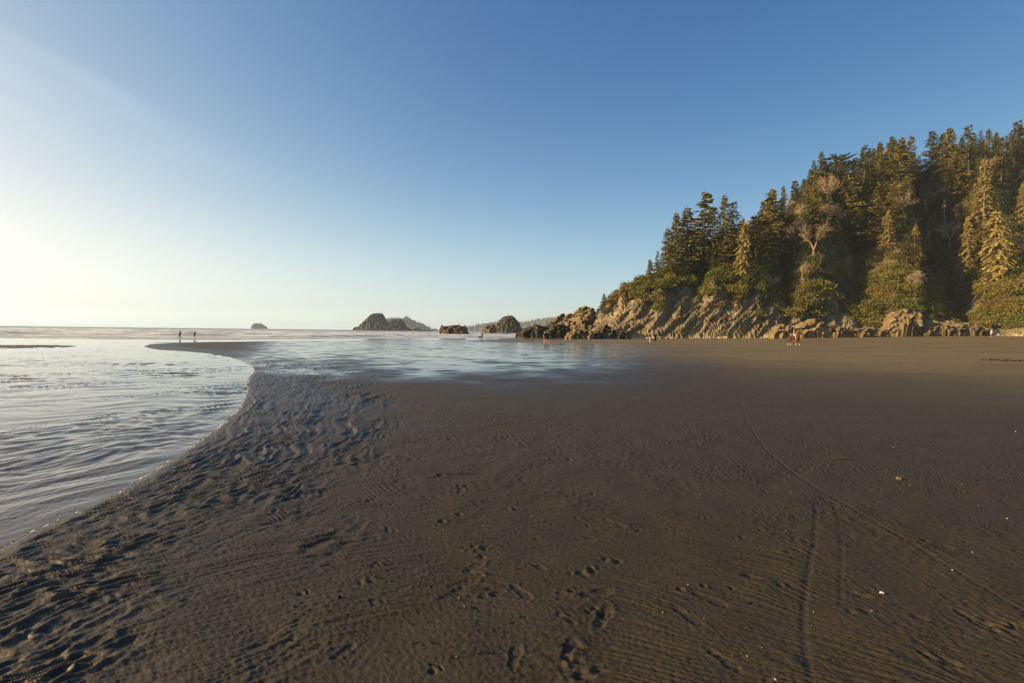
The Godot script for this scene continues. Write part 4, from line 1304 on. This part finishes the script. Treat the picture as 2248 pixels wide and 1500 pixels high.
# pose: lean, legs [[swing, knee, spread], ...], arms [[forward, out, bend], ...]; looks: skin, top, bottom, hair, sleeves, legs ("long", "short", "bare"), skirt
func person(label: String, where: Vector3, turn: float, pose: Dictionary, look: Dictionary, size := 1.0) -> Node3D:
	var o := thing("person", label, "person", where, turn)
	o.scale = Vector3.ONE * size
	var legs := []
	var lowest := 0.0
	for k in 2:
		var s := -1.0 if k == 0 else 1.0
		var g: Array = pose.legs[k]
		var hip := Vector3(0.095 * s, -0.02, 0)
		var knee := hip + Vector3(sin(g[2]) * s, -cos(g[0]) * cos(g[2]), sin(g[0])).normalized() * 0.43
		var ankle := knee + Vector3(sin(g[2]) * s * 0.3, -cos(g[0] - g[1]), sin(g[0] - g[1])).normalized() * 0.42
		legs.append([hip, knee, ankle])
		lowest = minf(lowest, ankle.y)
	var up := Vector3(0, -lowest + 0.075, 0)
	if pose.has("seat"): up = Vector3(0, pose.seat, 0)
	var tilt := Basis(Vector3.RIGHT, pose.get("lean", 0.0))
	var pelvis := up
	var chest := pelvis + tilt * Vector3(0, 0.36, 0.01)
	var neck := pelvis + tilt * Vector3(0, 0.52, 0)
	var nod := Basis(Vector3.RIGHT, pose.get("lean", 0.0) * 0.5 + pose.get("nod", 0.0))
	var head := neck + nod * Vector3(0, 0.15, 0.025)
	var body := [[pelvis + Vector3(-0.05, 0, 0), pelvis + Vector3(0.05, 0, 0), 0.115, 0.115], [pelvis, pelvis + tilt * Vector3(0, 0.2, 0), 0.115, 0.105], [chest - Vector3(0.055, 0.03, 0), chest + Vector3(0.055, -0.03, 0), 0.108, 0.108], [chest, neck, 0.1, 0.055], [neck - tilt * Vector3(0.12, 0.045, 0), neck + tilt * Vector3(0.12, -0.045, 0), 0.05, 0.05], [neck, head, 0.052, 0.05]]
	var shirt := [[pelvis + Vector3(-0.05, -0.01, 0), pelvis + Vector3(0.05, -0.01, 0), 0.13, 0.13], [pelvis, pelvis + tilt * Vector3(0, 0.2, 0), 0.135, 0.125], [chest - Vector3(0.06, 0.03, 0), chest + Vector3(0.06, -0.03, 0), 0.122, 0.122], [chest, neck - tilt * Vector3(0, 0.03, 0), 0.11, 0.065], [neck - tilt * Vector3(0.125, 0.045, 0), neck + tilt * Vector3(0.125, -0.045, 0), 0.062, 0.062]]
	var pants := [[pelvis + Vector3(-0.05, 0.02, 0), pelvis + Vector3(0.05, 0.02, 0), 0.128, 0.128]]
	var pieces := []
	for k in 2:
		var s := -1.0 if k == 0 else 1.0
		var hip: Vector3 = legs[k][0] + up
		var knee: Vector3 = legs[k][1] + up
		var ankle: Vector3 = legs[k][2] + up
		var swing: float = pose.legs[k][0] - pose.legs[k][1]
		body.append([hip, knee, 0.085, 0.056])
		body.append([knee, knee.lerp(ankle, 0.35), 0.054, 0.056])
		body.append([knee.lerp(ankle, 0.35), ankle, 0.056, 0.036])
		body.append([ankle + Vector3(0, -0.035, -0.03), ankle + Vector3(0.02 * s, -0.045 + 0.06 * maxf(0.0, swing), 0.15), 0.036, 0.026])
		if look.legs == "long":
			pants.append([hip, knee, 0.102, 0.074])
			pants.append([knee, ankle + (knee - ankle) * 0.08, 0.074, 0.062])
		elif look.legs == "short":
			pants.append([hip, hip.lerp(knee, 0.8), 0.105, 0.09])
		var r: Array = pose.arms[k]
		var shoulder := neck + tilt * Vector3(0.175 * s, -0.06, 0)
		var elbow := shoulder + tilt * (Vector3(sin(r[1]) * s, -cos(r[0]) * cos(r[1]), sin(r[0]) * cos(r[1])) * 0.29)
		var inward: float = r[3] if r.size() > 3 else r[1] * 0.3
		var fore := tilt * Vector3(sin(inward) * s, -cos(r[0] + r[2]) * cos(inward), sin(r[0] + r[2]) * cos(inward))
		var wrist := elbow + fore * 0.255
		body.append([shoulder, elbow, 0.052, 0.042])
		body.append([elbow, wrist, 0.041, 0.028])
		shirt.append([shoulder, elbow, 0.066, 0.056] if look.sleeves == "long" else [shoulder, shoulder.lerp(elbow, 0.6), 0.066, 0.062])
		if look.sleeves == "long": shirt.append([elbow, elbow.lerp(wrist, 0.9), 0.054, 0.042])
		var along := -fore.normalized()
		var ahead := (Vector3(0, 0, 1) - along * along.z).normalized()
		if absf(along.z) > 0.95: ahead = Vector3.UP
		pieces.append([hand_net, Transform3D(Basis(along.cross(ahead) * -s, along, ahead), wrist - along * 0.01)])
	if look.has("skirt"):
		pants.append([pelvis, pelvis + Vector3(0, -0.42, 0), 0.13, 0.2])
	pieces.append([net(body, 0.026, 0.05), Transform3D()])
	pieces.append([head_net, Transform3D(nod, head)])
	put("body", joined(pieces), paint(look.skin, 0.6), o)
	put("shirt", joined([[net(shirt, 0.028, 0.05), Transform3D()]]), paint(look.top, 0.95), o)
	put("shorts" if look.legs == "short" else "trousers", joined([[net(pants, 0.028, 0.05), Transform3D()]]), paint(look.bottom, 0.95), o)
	var hair := [[Vector3(0, 0.05, -0.025), Vector3(0, 0.035, 0.0), 0.088, 0.09], [Vector3(0, 0.0, -0.06), Vector3(0, -0.06, -0.06), 0.06, 0.05]]
	if look.get("long_hair", false): hair.append([Vector3(0, -0.03, -0.07), Vector3(0, -0.2, -0.09), 0.06, 0.04])
	put("hair", joined([[net(hair, 0.014, 0.02), Transform3D(nod, head + nod * Vector3(0, 0.012, -0.008))]]), paint(look.hair, 0.8), o)
	return o

# a quadruped facing +z. s: shoulder height; d: its proportions
func beast(called: String, label: String, category: String, where: Vector3, turn: float, d: Dictionary) -> Node3D:
	var o := thing(called, label, category, where, turn)
	var h: float = d.high
	var L: float = d.long
	var bones := [[Vector3(0, h * 0.80, L * 0.28), Vector3(0, h * 0.80, -L * 0.05), d.girth * 1.02, d.girth], [Vector3(0, h * 0.80, -L * 0.05), Vector3(0, h * 0.85, -L * 0.36), d.girth * 0.95, d.girth * 0.9], [Vector3(0, h * 0.86, L * 0.33), Vector3(0, h * 0.78, L * 0.40), d.girth * 0.75, d.girth * 0.62]]
	var poll := Vector3(0, h * d.head_up, L * 0.40 + d.neck * 0.62)
	bones.append([Vector3(0, h * 0.9, L * 0.34), poll, d.girth * 0.62, d.girth * 0.34])
	var nose := poll + Vector3(0, -d.face * d.get("drop", 0.75), d.face * 0.75)
	bones.append([poll, poll.lerp(nose, 0.45), d.girth * 0.36, d.girth * 0.33])
	bones.append([poll.lerp(nose, 0.45), nose, d.girth * 0.3, d.girth * 0.2])
	for s in [-1.0, 1.0]:
		bones.append([poll + Vector3(0.05 * s * h, 0.02 * h, 0), poll + Vector3(0.06 * s * h, 0.11 * h, 0.0), 0.022 * h, 0.008 * h])
		var x: float = d.girth * 0.55 * s
		var f: float = d.stride * s
		# foreleg: shoulder, elbow, wrist ("knee"), fetlock, hoof
		var wrist := Vector3(x, h * 0.30, L * 0.34 + f * 0.6)
		bones.append([Vector3(x, h * 0.72, L * 0.34), Vector3(x, h * 0.55, L * 0.32 + f * 0.2), d.girth * 0.5, d.girth * 0.34])
		bones.append([Vector3(x, h * 0.55, L * 0.32 + f * 0.2), wrist, d.girth * 0.3, d.leg * 1.1])
		bones.append([wrist, Vector3(x, h * 0.07, L * 0.33 + f), d.leg, d.leg * 0.8])
		bones.append([Vector3(x, h * 0.07, L * 0.33 + f), Vector3(x, d.leg * 0.9, L * 0.35 + f), d.leg * 0.9, d.leg * 1.1])
		# hind leg: stifle forward, hock back, shank upright
		var g := -f
		bones.append([Vector3(x * 0.9, h * 0.78, -L * 0.36), Vector3(x, h * 0.55, -L * 0.26 + g * 0.3), d.girth * 0.72, d.girth * 0.42])
		bones.append([Vector3(x, h * 0.55, -L * 0.26 + g * 0.3), Vector3(x, h * 0.34, -L * 0.43 + g * 0.7), d.girth * 0.38, d.leg * 1.15])
		bones.append([Vector3(x, h * 0.34, -L * 0.43 + g * 0.7), Vector3(x, h * 0.08, -L * 0.41 + g), d.leg * 1.1, d.leg * 0.85])
		bones.append([Vector3(x, h * 0.08, -L * 0.41 + g), Vector3(x, d.leg * 0.9, -L * 0.38 + g), d.leg * 0.9, d.leg * 1.1])
	var body := net(bones, d.cell, d.girth * 0.25)
	var v: PackedVector3Array = body[0]
	var idx: PackedInt32Array = body[1]
	var c := PackedColorArray()
	for p in v:
		c.append(d.sock if p.y < h * d.sock_up else d.coat)
	put("body", array_mesh(v, idx, c, smooth_normals(v, idx)), vertex_paint(0.75, 0.3), o)
	var root := Vector3(0, h * 0.88, -L * 0.36 - d.girth * 0.75)
	put("tail", joined([[net([[root, root + Vector3(0, -h * 0.06, -h * 0.1), d.leg * 0.9, d.leg * 1.2], [root + Vector3(0, -h * 0.06, -h * 0.1), root + Vector3(0, -h * d.tail, -h * 0.16), d.leg * 1.3, d.leg * 0.5]], d.cell, 0.02), Transform3D()]]), paint(d.hair, 0.9), o)
	if d.get("mane", false):
		put("mane", joined([[net([[Vector3(0.02, h * 1.0, L * 0.33), poll + Vector3(0.02, 0.03 * h, -0.05 * h), 0.06, 0.055], [poll + Vector3(0, 0.04 * h, 0.0), poll.lerp(nose, 0.3) + Vector3(0, 0.05, 0.04), 0.035, 0.025]], d.cell, 0.03), Transform3D()]]), paint(d.hair, 0.9), o)
		put("saddle", joined([[net([[Vector3(-0.2, h * 0.92, 0.02), Vector3(0, h * 1.0, 0.02), 0.07, 0.09], [Vector3(0.2, h * 0.92, 0.02), Vector3(0, h * 1.0, 0.02), 0.07, 0.09], [Vector3(0, h * 1.02, 0.18), Vector3(0, h * 1.06, 0.2), 0.05, 0.035], [Vector3(0, h * 1.02, -0.2), Vector3(0, h * 1.05, -0.24), 0.08, 0.05]], 0.03, 0.05), Transform3D()]]), paint(Color(0.05, 0.028, 0.018), 0.6), o)
	return o

func feet(px: float, py: float) -> Vector3:
	return on_sand(px, py) + Vector3(0, -0.012, 0)

func shallows(px: float, away: float) -> Vector3:
	var p := at(px, 742.0, away)
	p.y = sand_level(p.x, p.z) - 0.01
	return p

func build_people() -> void:
	make_head_and_hand()
	var skin := Color(0.42, 0.25, 0.16)
	var dark := Color(0.03, 0.027, 0.025)
	var stand := [[0.06, 0.05, 0.05], [-0.04, 0.04, 0.05]]
	var walk := [[0.42, 0.1, 0.02], [-0.36, 0.3, 0.02]]
	var hang := [[0.1, 0.12, 0.2], [-0.1, 0.12, 0.25]]
	person("dark-clothed person wading in the shallows with one elbow out, seaward of the pair", shallows(394, 78.0), 2.7, {"legs": [[0.14, 0.12, 0.05], [-0.1, 0.06, 0.06]], "arms": [[0.05, 0.75, 0.2, -0.55], [0.15, 0.35, 0.35]], "lean": 0.22}, {"skin": Color(0.25, 0.16, 0.1), "top": Color(0.045, 0.035, 0.012), "bottom": Color(0.04, 0.03, 0.016), "hair": dark, "sleeves": "long", "legs": "long"}, 0.78)
	person("slim brown-clad person striding through the shallows, landward of the pair", shallows(427, 79.0), 1.3, {"legs": [[0.5, 0.15, 0.03], [-0.42, 0.35, 0.03]], "arms": [[-0.45, 0.3, 0.3], [0.5, 0.4, 0.5]], "lean": 0.12}, {"skin": skin, "top": Color(0.12, 0.07, 0.04), "bottom": Color(0.06, 0.04, 0.03), "hair": Color(0.06, 0.04, 0.02), "sleeves": "short", "legs": "short"}, 0.75)
	person("lone dark-clad person at the water's edge with a small dog", feet(1058, 743.5), 2.2, {"legs": walk, "arms": hang, "lean": 0.04}, {"skin": skin, "top": dark, "bottom": Color(0.04, 0.025, 0.025), "hair": Color(0.2, 0.1, 0.06), "sleeves": "long", "legs": "long"}, 0.9)
	person("bare-legged person in maroon, seaward one of two walking together", feet(1195.5, 752), 0.35, {"legs": [[0.22, 0.1, 0.03], [-0.2, 0.15, 0.03]], "arms": [[0.2, 0.15, 0.5], [-0.2, 0.12, 0.3]], "lean": 0.03}, {"skin": skin, "top": Color(0.06, 0.015, 0.018), "bottom": Color(0.035, 0.014, 0.014), "hair": Color(0.05, 0.03, 0.02), "sleeves": "short", "legs": "short"}, 1.0)
	person("bare-legged person in navy, landward one of two walking together", feet(1202.5, 752), 0.2, {"legs": [[-0.2, 0.16, 0.03], [0.24, 0.1, 0.03]], "arms": [[-0.1, 0.2, 0.3], [0.2, 0.5, 0.9]], "lean": 0.03}, {"skin": skin, "top": Color(0.012, 0.016, 0.03), "bottom": Color(0.012, 0.012, 0.02), "hair": Color(0.25, 0.14, 0.06), "sleeves": "long", "legs": "short"}, 1.0)
	person("dark figure standing before the low reef rocks", feet(1315, 743.5), -0.6, {"legs": walk, "arms": hang, "lean": 0.2}, {"skin": skin, "top": Color(0.03, 0.022, 0.03), "bottom": Color(0.04, 0.03, 0.03), "hair": dark, "sleeves": "long", "legs": "long"}, 0.95)
	person("person in dark top and pale trousers walking a brown dog", feet(1427, 751.5), 0.5, {"legs": [[0.25, 0.1, 0.04], [-0.22, 0.2, 0.04]], "arms": [[0.3, 0.15, 0.4], [-0.2, 0.15, 0.2]], "lean": 0.05}, {"skin": skin, "top": Color(0.03, 0.03, 0.03), "bottom": Color(0.34, 0.34, 0.32), "hair": Color(0.3, 0.2, 0.1), "sleeves": "long", "legs": "long"}, 0.96)
	person("person all in black walking beside the brown dog", feet(1438.5, 751.5), 0.3, {"legs": stand, "arms": hang, "lean": 0.03}, {"skin": skin, "top": Color(0.014, 0.014, 0.016), "bottom": Color(0.013, 0.013, 0.015), "hair": Color(0.08, 0.04, 0.02), "sleeves": "long", "legs": "long"}, 0.98)
	var p := on_sand(2176, 742.0)
	p = Vector3(2176 - MID.x, 0, -FOCAL) * 0.112
	p.y = sand_level(p.x, p.z) - 0.01
	person("person in a white shirt and pale shorts standing in the shade of the gully", p, 0.0, {"legs": stand, "arms": [[0.35, 0.2, 1.0], [0.35, 0.25, 0.9]], "lean": 0.08}, {"skin": skin, "top": Color(0.75, 0.74, 0.72), "bottom": Color(0.45, 0.4, 0.34), "hair": Color(0.06, 0.03, 0.02), "sleeves": "short", "legs": "short"}, 1.0)
	# dogs and the horse
	var dog := {"high": 0.55, "long": 0.72, "girth": 0.125, "head_up": 1.15, "neck": 0.14, "face": 0.2, "drop": 0.35, "stride": 0.09, "leg": 0.026, "cell": 0.022, "sock": Color(0.03, 0.02, 0.015), "sock_up": 0.0, "coat": Color(0.022, 0.018, 0.015), "hair": Color(0.022, 0.018, 0.015), "tail": -0.1}
	beast("dog", "small dark dog beside the lone walker at the water's edge", "dog", feet(1054, 744), -1.4, dog)
	dog.coat = Color(0.07, 0.04, 0.018)
	dog.hair = dog.coat
	beast("dog", "brown dog between the pair before the cliff", "dog", feet(1433, 750.5), 1.2, dog)
	var h := feet(1743, 757.8)
	var turn := 0.75
	beast("horse", "chestnut horse with white socks carrying a rider along the beach", "horse", h, turn, {"high": 1.42, "long": 1.55, "girth": 0.285, "head_up": 1.3, "neck": 0.42, "face": 0.5, "stride": 0.2, "leg": 0.05, "cell": 0.035, "sock": Color(0.45, 0.38, 0.3), "sock_up": 0.2, "coat": Color(0.07, 0.026, 0.013), "hair": Color(0.02, 0.012, 0.012), "tail": 0.55, "mane": true})
	person("rider in an orange top and pale trousers on the chestnut horse", h + Vector3(sin(turn), 0, cos(turn)) * -0.02, turn, {"seat": 1.58, "legs": [[1.0, 0.9, 0.62], [1.0, 0.9, 0.62]], "arms": [[0.35, 0.2, 0.9], [0.35, 0.2, 0.9]], "lean": 0.05}, {"skin": skin, "top": Color(0.32, 0.15, 0.07), "bottom": Color(0.42, 0.33, 0.23), "hair": Color(0.09, 0.03, 0.015), "sleeves": "long", "legs": "long"}, 1.0)

# ------------------------------------------------------------------ small things on the sand
func build_small() -> void:
	# grit too small to count: chips of shell and crumbs of weed
	var grit := Leaves.new()
	for k in 900:
		var away := 2.3 + 16.0 * pow(rng.randf(), 1.5)
		var x := rng.randf_range(-0.5, 1.25) * away
		if bank(x, -away) < 0.4: continue
		var size := rng.randf_range(0.003, 0.008)
		var col := Color(0.34, 0.30, 0.25) if rng.randf() < 0.18 else Color(0.022, 0.021, 0.012)
		if col.r < 0.1: size *= 1.8
		var ang := rng.randf() * TAU
		var dir := Vector3(cos(ang), rng.randf_range(0.0, 0.5), sin(ang)).normalized()
		var place := Vector3(x, sand_level(x, -away) + relief(x, -away, away, bank(x, -away), 0.01) + size * 0.3, -away)
		grit.kite(place, dir, Vector3(-sin(ang), rng.randf_range(0.2, 0.9), cos(ang)).normalized(), size * 2.0, size * 0.7, col, col)
		grit.kite(place, dir, Vector3(-sin(ang), rng.randf_range(-0.9, -0.2), cos(ang)).normalized(), size * 2.0, size * 0.7, col, col)
	tag(put("shell_grit", leaves_mesh(grit), MAT.stone), "fine chips of shell and dark crumbs strewn over the open sand", "grit", "", "stuff")
	# shells: ribbed shallow fans
	var v := PackedVector3Array([Vector3(0, 0.002, -0.5)])
	var idx := PackedInt32Array()
	for r in 4:
		for k in 13:
			var ang := (k / 12.0 - 0.5) * 2.3
			var f := (r + 1) / 4.0
			var rib := 0.025 * (1 if k % 2 == 0 else -1) * f
			v.append(Vector3(sin(ang) * 0.62 * f, 0.30 * sin(f * 2.6) * cos(ang * 0.7) + rib, -0.5 + cos(ang) * 1.0 * f))
	for k in 12: idx.append_array(PackedInt32Array([0, 2 + k, 1 + k]))
	for r in 3:
		for k in 12:
			var o := 1 + r * 13 + k
			idx.append_array(PackedInt32Array([o, o + 1, o + 13, o + 1, o + 14, o + 13]))
	var fan := array_mesh(v, idx, null, smooth_normals(v, idx))
	var white := paint(Color(0.55, 0.5, 0.46), 0.4)
	var mauve := paint(Color(0.62, 0.52, 0.56), 0.35)
	for q in [[1936, 1304, 0.045, 1, "largest shell, mauve-white, on dark sand between wheel tracks and scuffs"], [2091, 1253, 0.022, 0, "white shell chip lying in the long wheel track"], [1802, 1309, 0.016, 0, "tiny white shell chip right of the straight wheel track"], [1702, 1494, 0.022, 0, "white shell chip at the bottom edge near the straight track"], [1997, 1067, 0.035, 0, "white shell beside the tan pebble"], [1537, 1086, 0.022, 0, "white shell chip alone on the open sand left of the tracks"], [1961, 983, 0.03, 0, "white shell chip above the tan pebble"], [2211, 1140, 0.022, 0, "white shell chip near the frame edge"],
			[1545, 1360, 0.012, 0, "white speck of shell among fine ripples"], [1079, 981, 0.03, 0, "white shell chip beside the trail of scuffed prints"], [1786, 1345, 0.012, 0, "white speck of shell inside the straight wheel track"], [2113, 1064, 0.02, 0, "white speck of shell right of the tan pebble"], [2068, 996, 0.02, 0, "white speck of shell far up the open sand"], [1305, 1188, 0.014, 0, "white speck of shell in the middle of the open sand"], [2230, 948, 0.035, 0, "white shell on pale sand at the frame edge"], [1758, 868, 0.05, 0, "white shell on the paler sand beyond the track's bend"], [1695, 797, 0.09, 0, "pale shell far up the beach before the rider"], [486, 776, 0.14, 0, "pale shell on the sandbar point"], [562, 838, 0.09, 0, "pale shell on the bank beside the notch in the stream edge"]]:
		var p := on_sand(q[0], q[1])
		var o := put("shell", fan, mauve if q[3] else white)
		o.position = p + Vector3(0, 0.004, 0)
		o.scale = Vector3.ONE * (q[2] * 0.62)
		o.rotation = Vector3(rng.randf_range(-0.2, 0.2), rng.randf() * TAU, rng.randf_range(0.0, 0.5))
		tag(o, q[4], "shell", "shells scattered on the sand")
	var pebble := put("pebble", rock_mesh([[-1.0, 0.0], [-0.8, 0.5], [-0.1, 0.8], [0.6, 0.55], [1.0, 0.0]], 1.5, 0.25, 0.1, Color(0.13, 0.10, 0.065), 4.0, 2.2), MAT.stone)
	pebble.position = on_sand(1974, 1052) + Vector3(0, 0.0, 0)
	pebble.scale = Vector3.ONE * 0.03
	tag(pebble, "tan pebble casting a long shadow on the sand", "pebble")
	var l := Leaves.new()
	var p := Vector3.ZERO
	for k in 7:
		var q := p + Vector3(0.055, 0.004 * sin(k * 2.1), 0.012 * sin(k * 1.7))
		l.tube(p, q, 0.008 - 0.0008 * k, 0.0072 - 0.0008 * k, Color(0.12, 0.085, 0.05), 6)
		p = q
	l.tube(Vector3(0.16, 0, 0), Vector3(0.24, 0.03, 0.03), 0.004, 0.002, Color(0.12, 0.085, 0.05), 5)
	var stick := put("stick", leaves_mesh(l), MAT.stone)
	stick.position = on_sand(1818, 1008) + Vector3(0, 0.01, 0)
	tag(stick, "thin dark twig lying across the sand above the scuff marks", "stick")
	# strands of dark weed at the right edge
	for q in [[2190, 792, 0.9, "long dark line of seaweed on the sand at the frame edge"], [2226, 794, 0.7, "second dark strand of seaweed touching the frame edge"], [985, 1042, 0.16, "small shred of dark weed in a hollow left of the shoe print"]]:
		l = Leaves.new()
		for k in 60:
			var a := Vector3(rng.randf_range(-1, 1) * q[2], rng.randf_range(0, 0.05), rng.randf_range(-0.25, 0.25) * q[2])
			l.kite(a, Vector3(rng.randf_range(-1, 1), rng.randf_range(0, 0.4), rng.randf_range(-0.6, 0.6)).normalized(), Vector3(0, 0.3, 1).normalized(), 0.3 * q[2], 0.04 * q[2], Color(0.04, 0.03, 0.018), Color(0.07, 0.05, 0.025))
		var o := put("seaweed", leaves_mesh(l), MAT.leaf)
		o.position = on_sand(q[0], q[1])
		tag(o, q[3], "seaweed")

# ------------------------------------------------------------------ sky
func sky_image() -> Image:
	var w := 1024
	var h := 512
	var sun := Vector3(sin(deg_to_rad(SUN_AZIMUTH)) * cos(deg_to_rad(SUN_HEIGHT)), sin(deg_to_rad(SUN_HEIGHT)), -cos(deg_to_rad(SUN_AZIMUTH)) * cos(deg_to_rad(SUN_HEIGHT)))
	# the air: brightness against height and angle from the sun, one row each for red, green, blue
	var air := [[1.4362, -1.6233, 0.7805, -5.0821, 1.2094, -0.0153, 4.3177, -1.1251], [0.7224, -0.8319, 0.6278, -3.2541, 0.8042, -0.3406, 2.8976, -0.7398], [0.1331, -0.1229, 0.5326, -1.4268, 0.3294, -0.6008, 1.1223, -0.2067]]
	var data := PackedFloat32Array()
	data.resize(w * h * 3)
	for j in h:
		var el := deg_to_rad(90.0 - (j + 0.5) / h * 180.0)
		var cz := maxf(sin(el), 0.006)
		var e1 := exp(-cz / 0.10)
		var e2 := exp(-cz / 0.4)
		for i in w:
			var az := (i + 0.5) / w * TAU   # the first column looks along -z
			var d := Vector3(sin(az) * cos(el), sin(el), -cos(az) * cos(el))
			var true_g := acos(clampf(d.dot(sun), -1.0, 1.0))
			var g := clampf(true_g, 0.62, 2.42)
			var veil := 1.0
			var way := minf(minf(100.0 / maxf(d.y, 0.001), 3100.0 / maxf(-d.z, 0.001)), 4700.0 / maxf(absf(d.x), 0.001))
			if d.z > 0.0: way = minf(way, 300.0 / d.z)
			var clear := exp(-AIR * way)
			if d.y > 0.02:   # thin high cloud drawn out in a band
				var cx := d.x / d.y
				var c2 := d.z / d.y
				var t := (-1.69 + (c2 + 1.5) * -0.165) - cx
				var m := smoothstep(-0.01, 0.07, t) * (1.0 - smoothstep(0.3, 1.6, t)) * smoothstep(-3.6, -1.6, c2) * smoothstep(3.0, 1.0, c2)
				veil += 0.16 * m * clampf(0.8 + 1.0 * noise_fbm.get_noise_2d(cx * 2.6 + 11.0, c2 * 0.9), 0.0, 1.6)
			var o := (j * w + i) * 3
			for k in 3:
				var q = air[k]
				var c := exp(q[0] + q[1] * e1 + q[2] * e2 + q[3] * g + q[4] * g * g + q[5] * g * e1 + q[6] * g * e2 + q[7] * g * g * e2)
				c *= (1.0 + 1.2 * exp(-true_g / 0.12)) * [0.88, 0.945, 0.975][k]
				c *= 1.0 + (veil - 1.0) * [0.8, 0.6, 0.42][k]
				# the haze over the sea stands before the lowest sky: what lies behind it is as much brighter
				data[o + k] = minf((c - [0.37, 0.38, 0.38][k] * (1.0 - clear)) / clear, 3.0)
	return Image.create_from_data(w, h, false, Image.FORMAT_RGBF, data.to_byte_array())

func _ready() -> void:
	rng.seed = 20240
	noise_a = make_noise(FastNoiseLite.TYPE_SIMPLEX_SMOOTH, 11)
	noise_b = make_noise(FastNoiseLite.TYPE_SIMPLEX_SMOOTH, 23)
	noise_c = make_noise(FastNoiseLite.TYPE_SIMPLEX, 37)
	noise_cell = make_noise(FastNoiseLite.TYPE_CELLULAR, 41)
	noise_block = make_noise(FastNoiseLite.TYPE_CELLULAR, 67)
	noise_block.cellular_return_type = FastNoiseLite.RETURN_CELL_VALUE
	noise_fbm = make_noise(FastNoiseLite.TYPE_SIMPLEX_SMOOTH, 53, 4)
	# camera
	var camera := Camera3D.new()
	camera.name = "camera"
	camera.fov = rad_to_deg(2.0 * atan(750.0 / FOCAL))
	camera.near = 0.05
	camera.far = 20000.0
	camera.transform = Transform3D(lens_basis, EYE)
	add_child(camera)
	# sky, air, exposure
	var e := Environment.new()
	e.background_mode = Environment.BG_SKY
	e.sky = Sky.new()
	var air := PanoramaSkyMaterial.new()
	air.panorama = ImageTexture.create_from_image(sky_image())
	e.sky.sky_material = air
	e.tonemap_mode = Environment.TONE_MAPPER_LINEAR
	e.tonemap_exposure = 2.15
	e.background_energy_multiplier = 1.0 / 2.15
	e.sdfgi_enabled = true
	e.ssao_enabled = true
	e.ssil_enabled = true
	e.fog_enabled = true
	e.fog_density = AIR
	e.fog_light_color = Color(0.84, 0.92, 1.0)
	var around := WorldEnvironment.new()
	around.name = "surroundings"
	around.environment = e
	add_child(around)
	# sun, low on the left
	var sun := DirectionalLight3D.new()
	sun.name = "sun"
	sun.light_energy = 1.6
	sun.light_color = Color(1.0, 0.85, 0.62)
	sun.light_angular_distance = 0.5
	sun.shadow_enabled = true
	sun.rotation_degrees = Vector3(-SUN_HEIGHT, -SUN_AZIMUTH, 0)   # placed so that its rays come from the sun's azimuth
	sun.basis = Basis.looking_at(-Vector3(sin(deg_to_rad(SUN_AZIMUTH)) * cos(deg_to_rad(SUN_HEIGHT)), sin(deg_to_rad(SUN_HEIGHT)), -cos(deg_to_rad(SUN_AZIMUTH)) * cos(deg_to_rad(SUN_HEIGHT))))
	add_child(sun)
	# the place
	var t0 := Time.get_ticks_msec()
	prepare_bank()
	build_beach()
	print("beach ", Time.get_ticks_msec() - t0)
	build_water()
	print("water ", Time.get_ticks_msec() - t0)
	build_headland()
	print("headland ", Time.get_ticks_msec() - t0)
	build_wood()
	print("wood ", Time.get_ticks_msec() - t0)
	build_rocks()
	print("rocks ", Time.get_ticks_msec() - t0)
	build_people()
	build_small()
	print("all ", Time.get_ticks_msec() - t0)
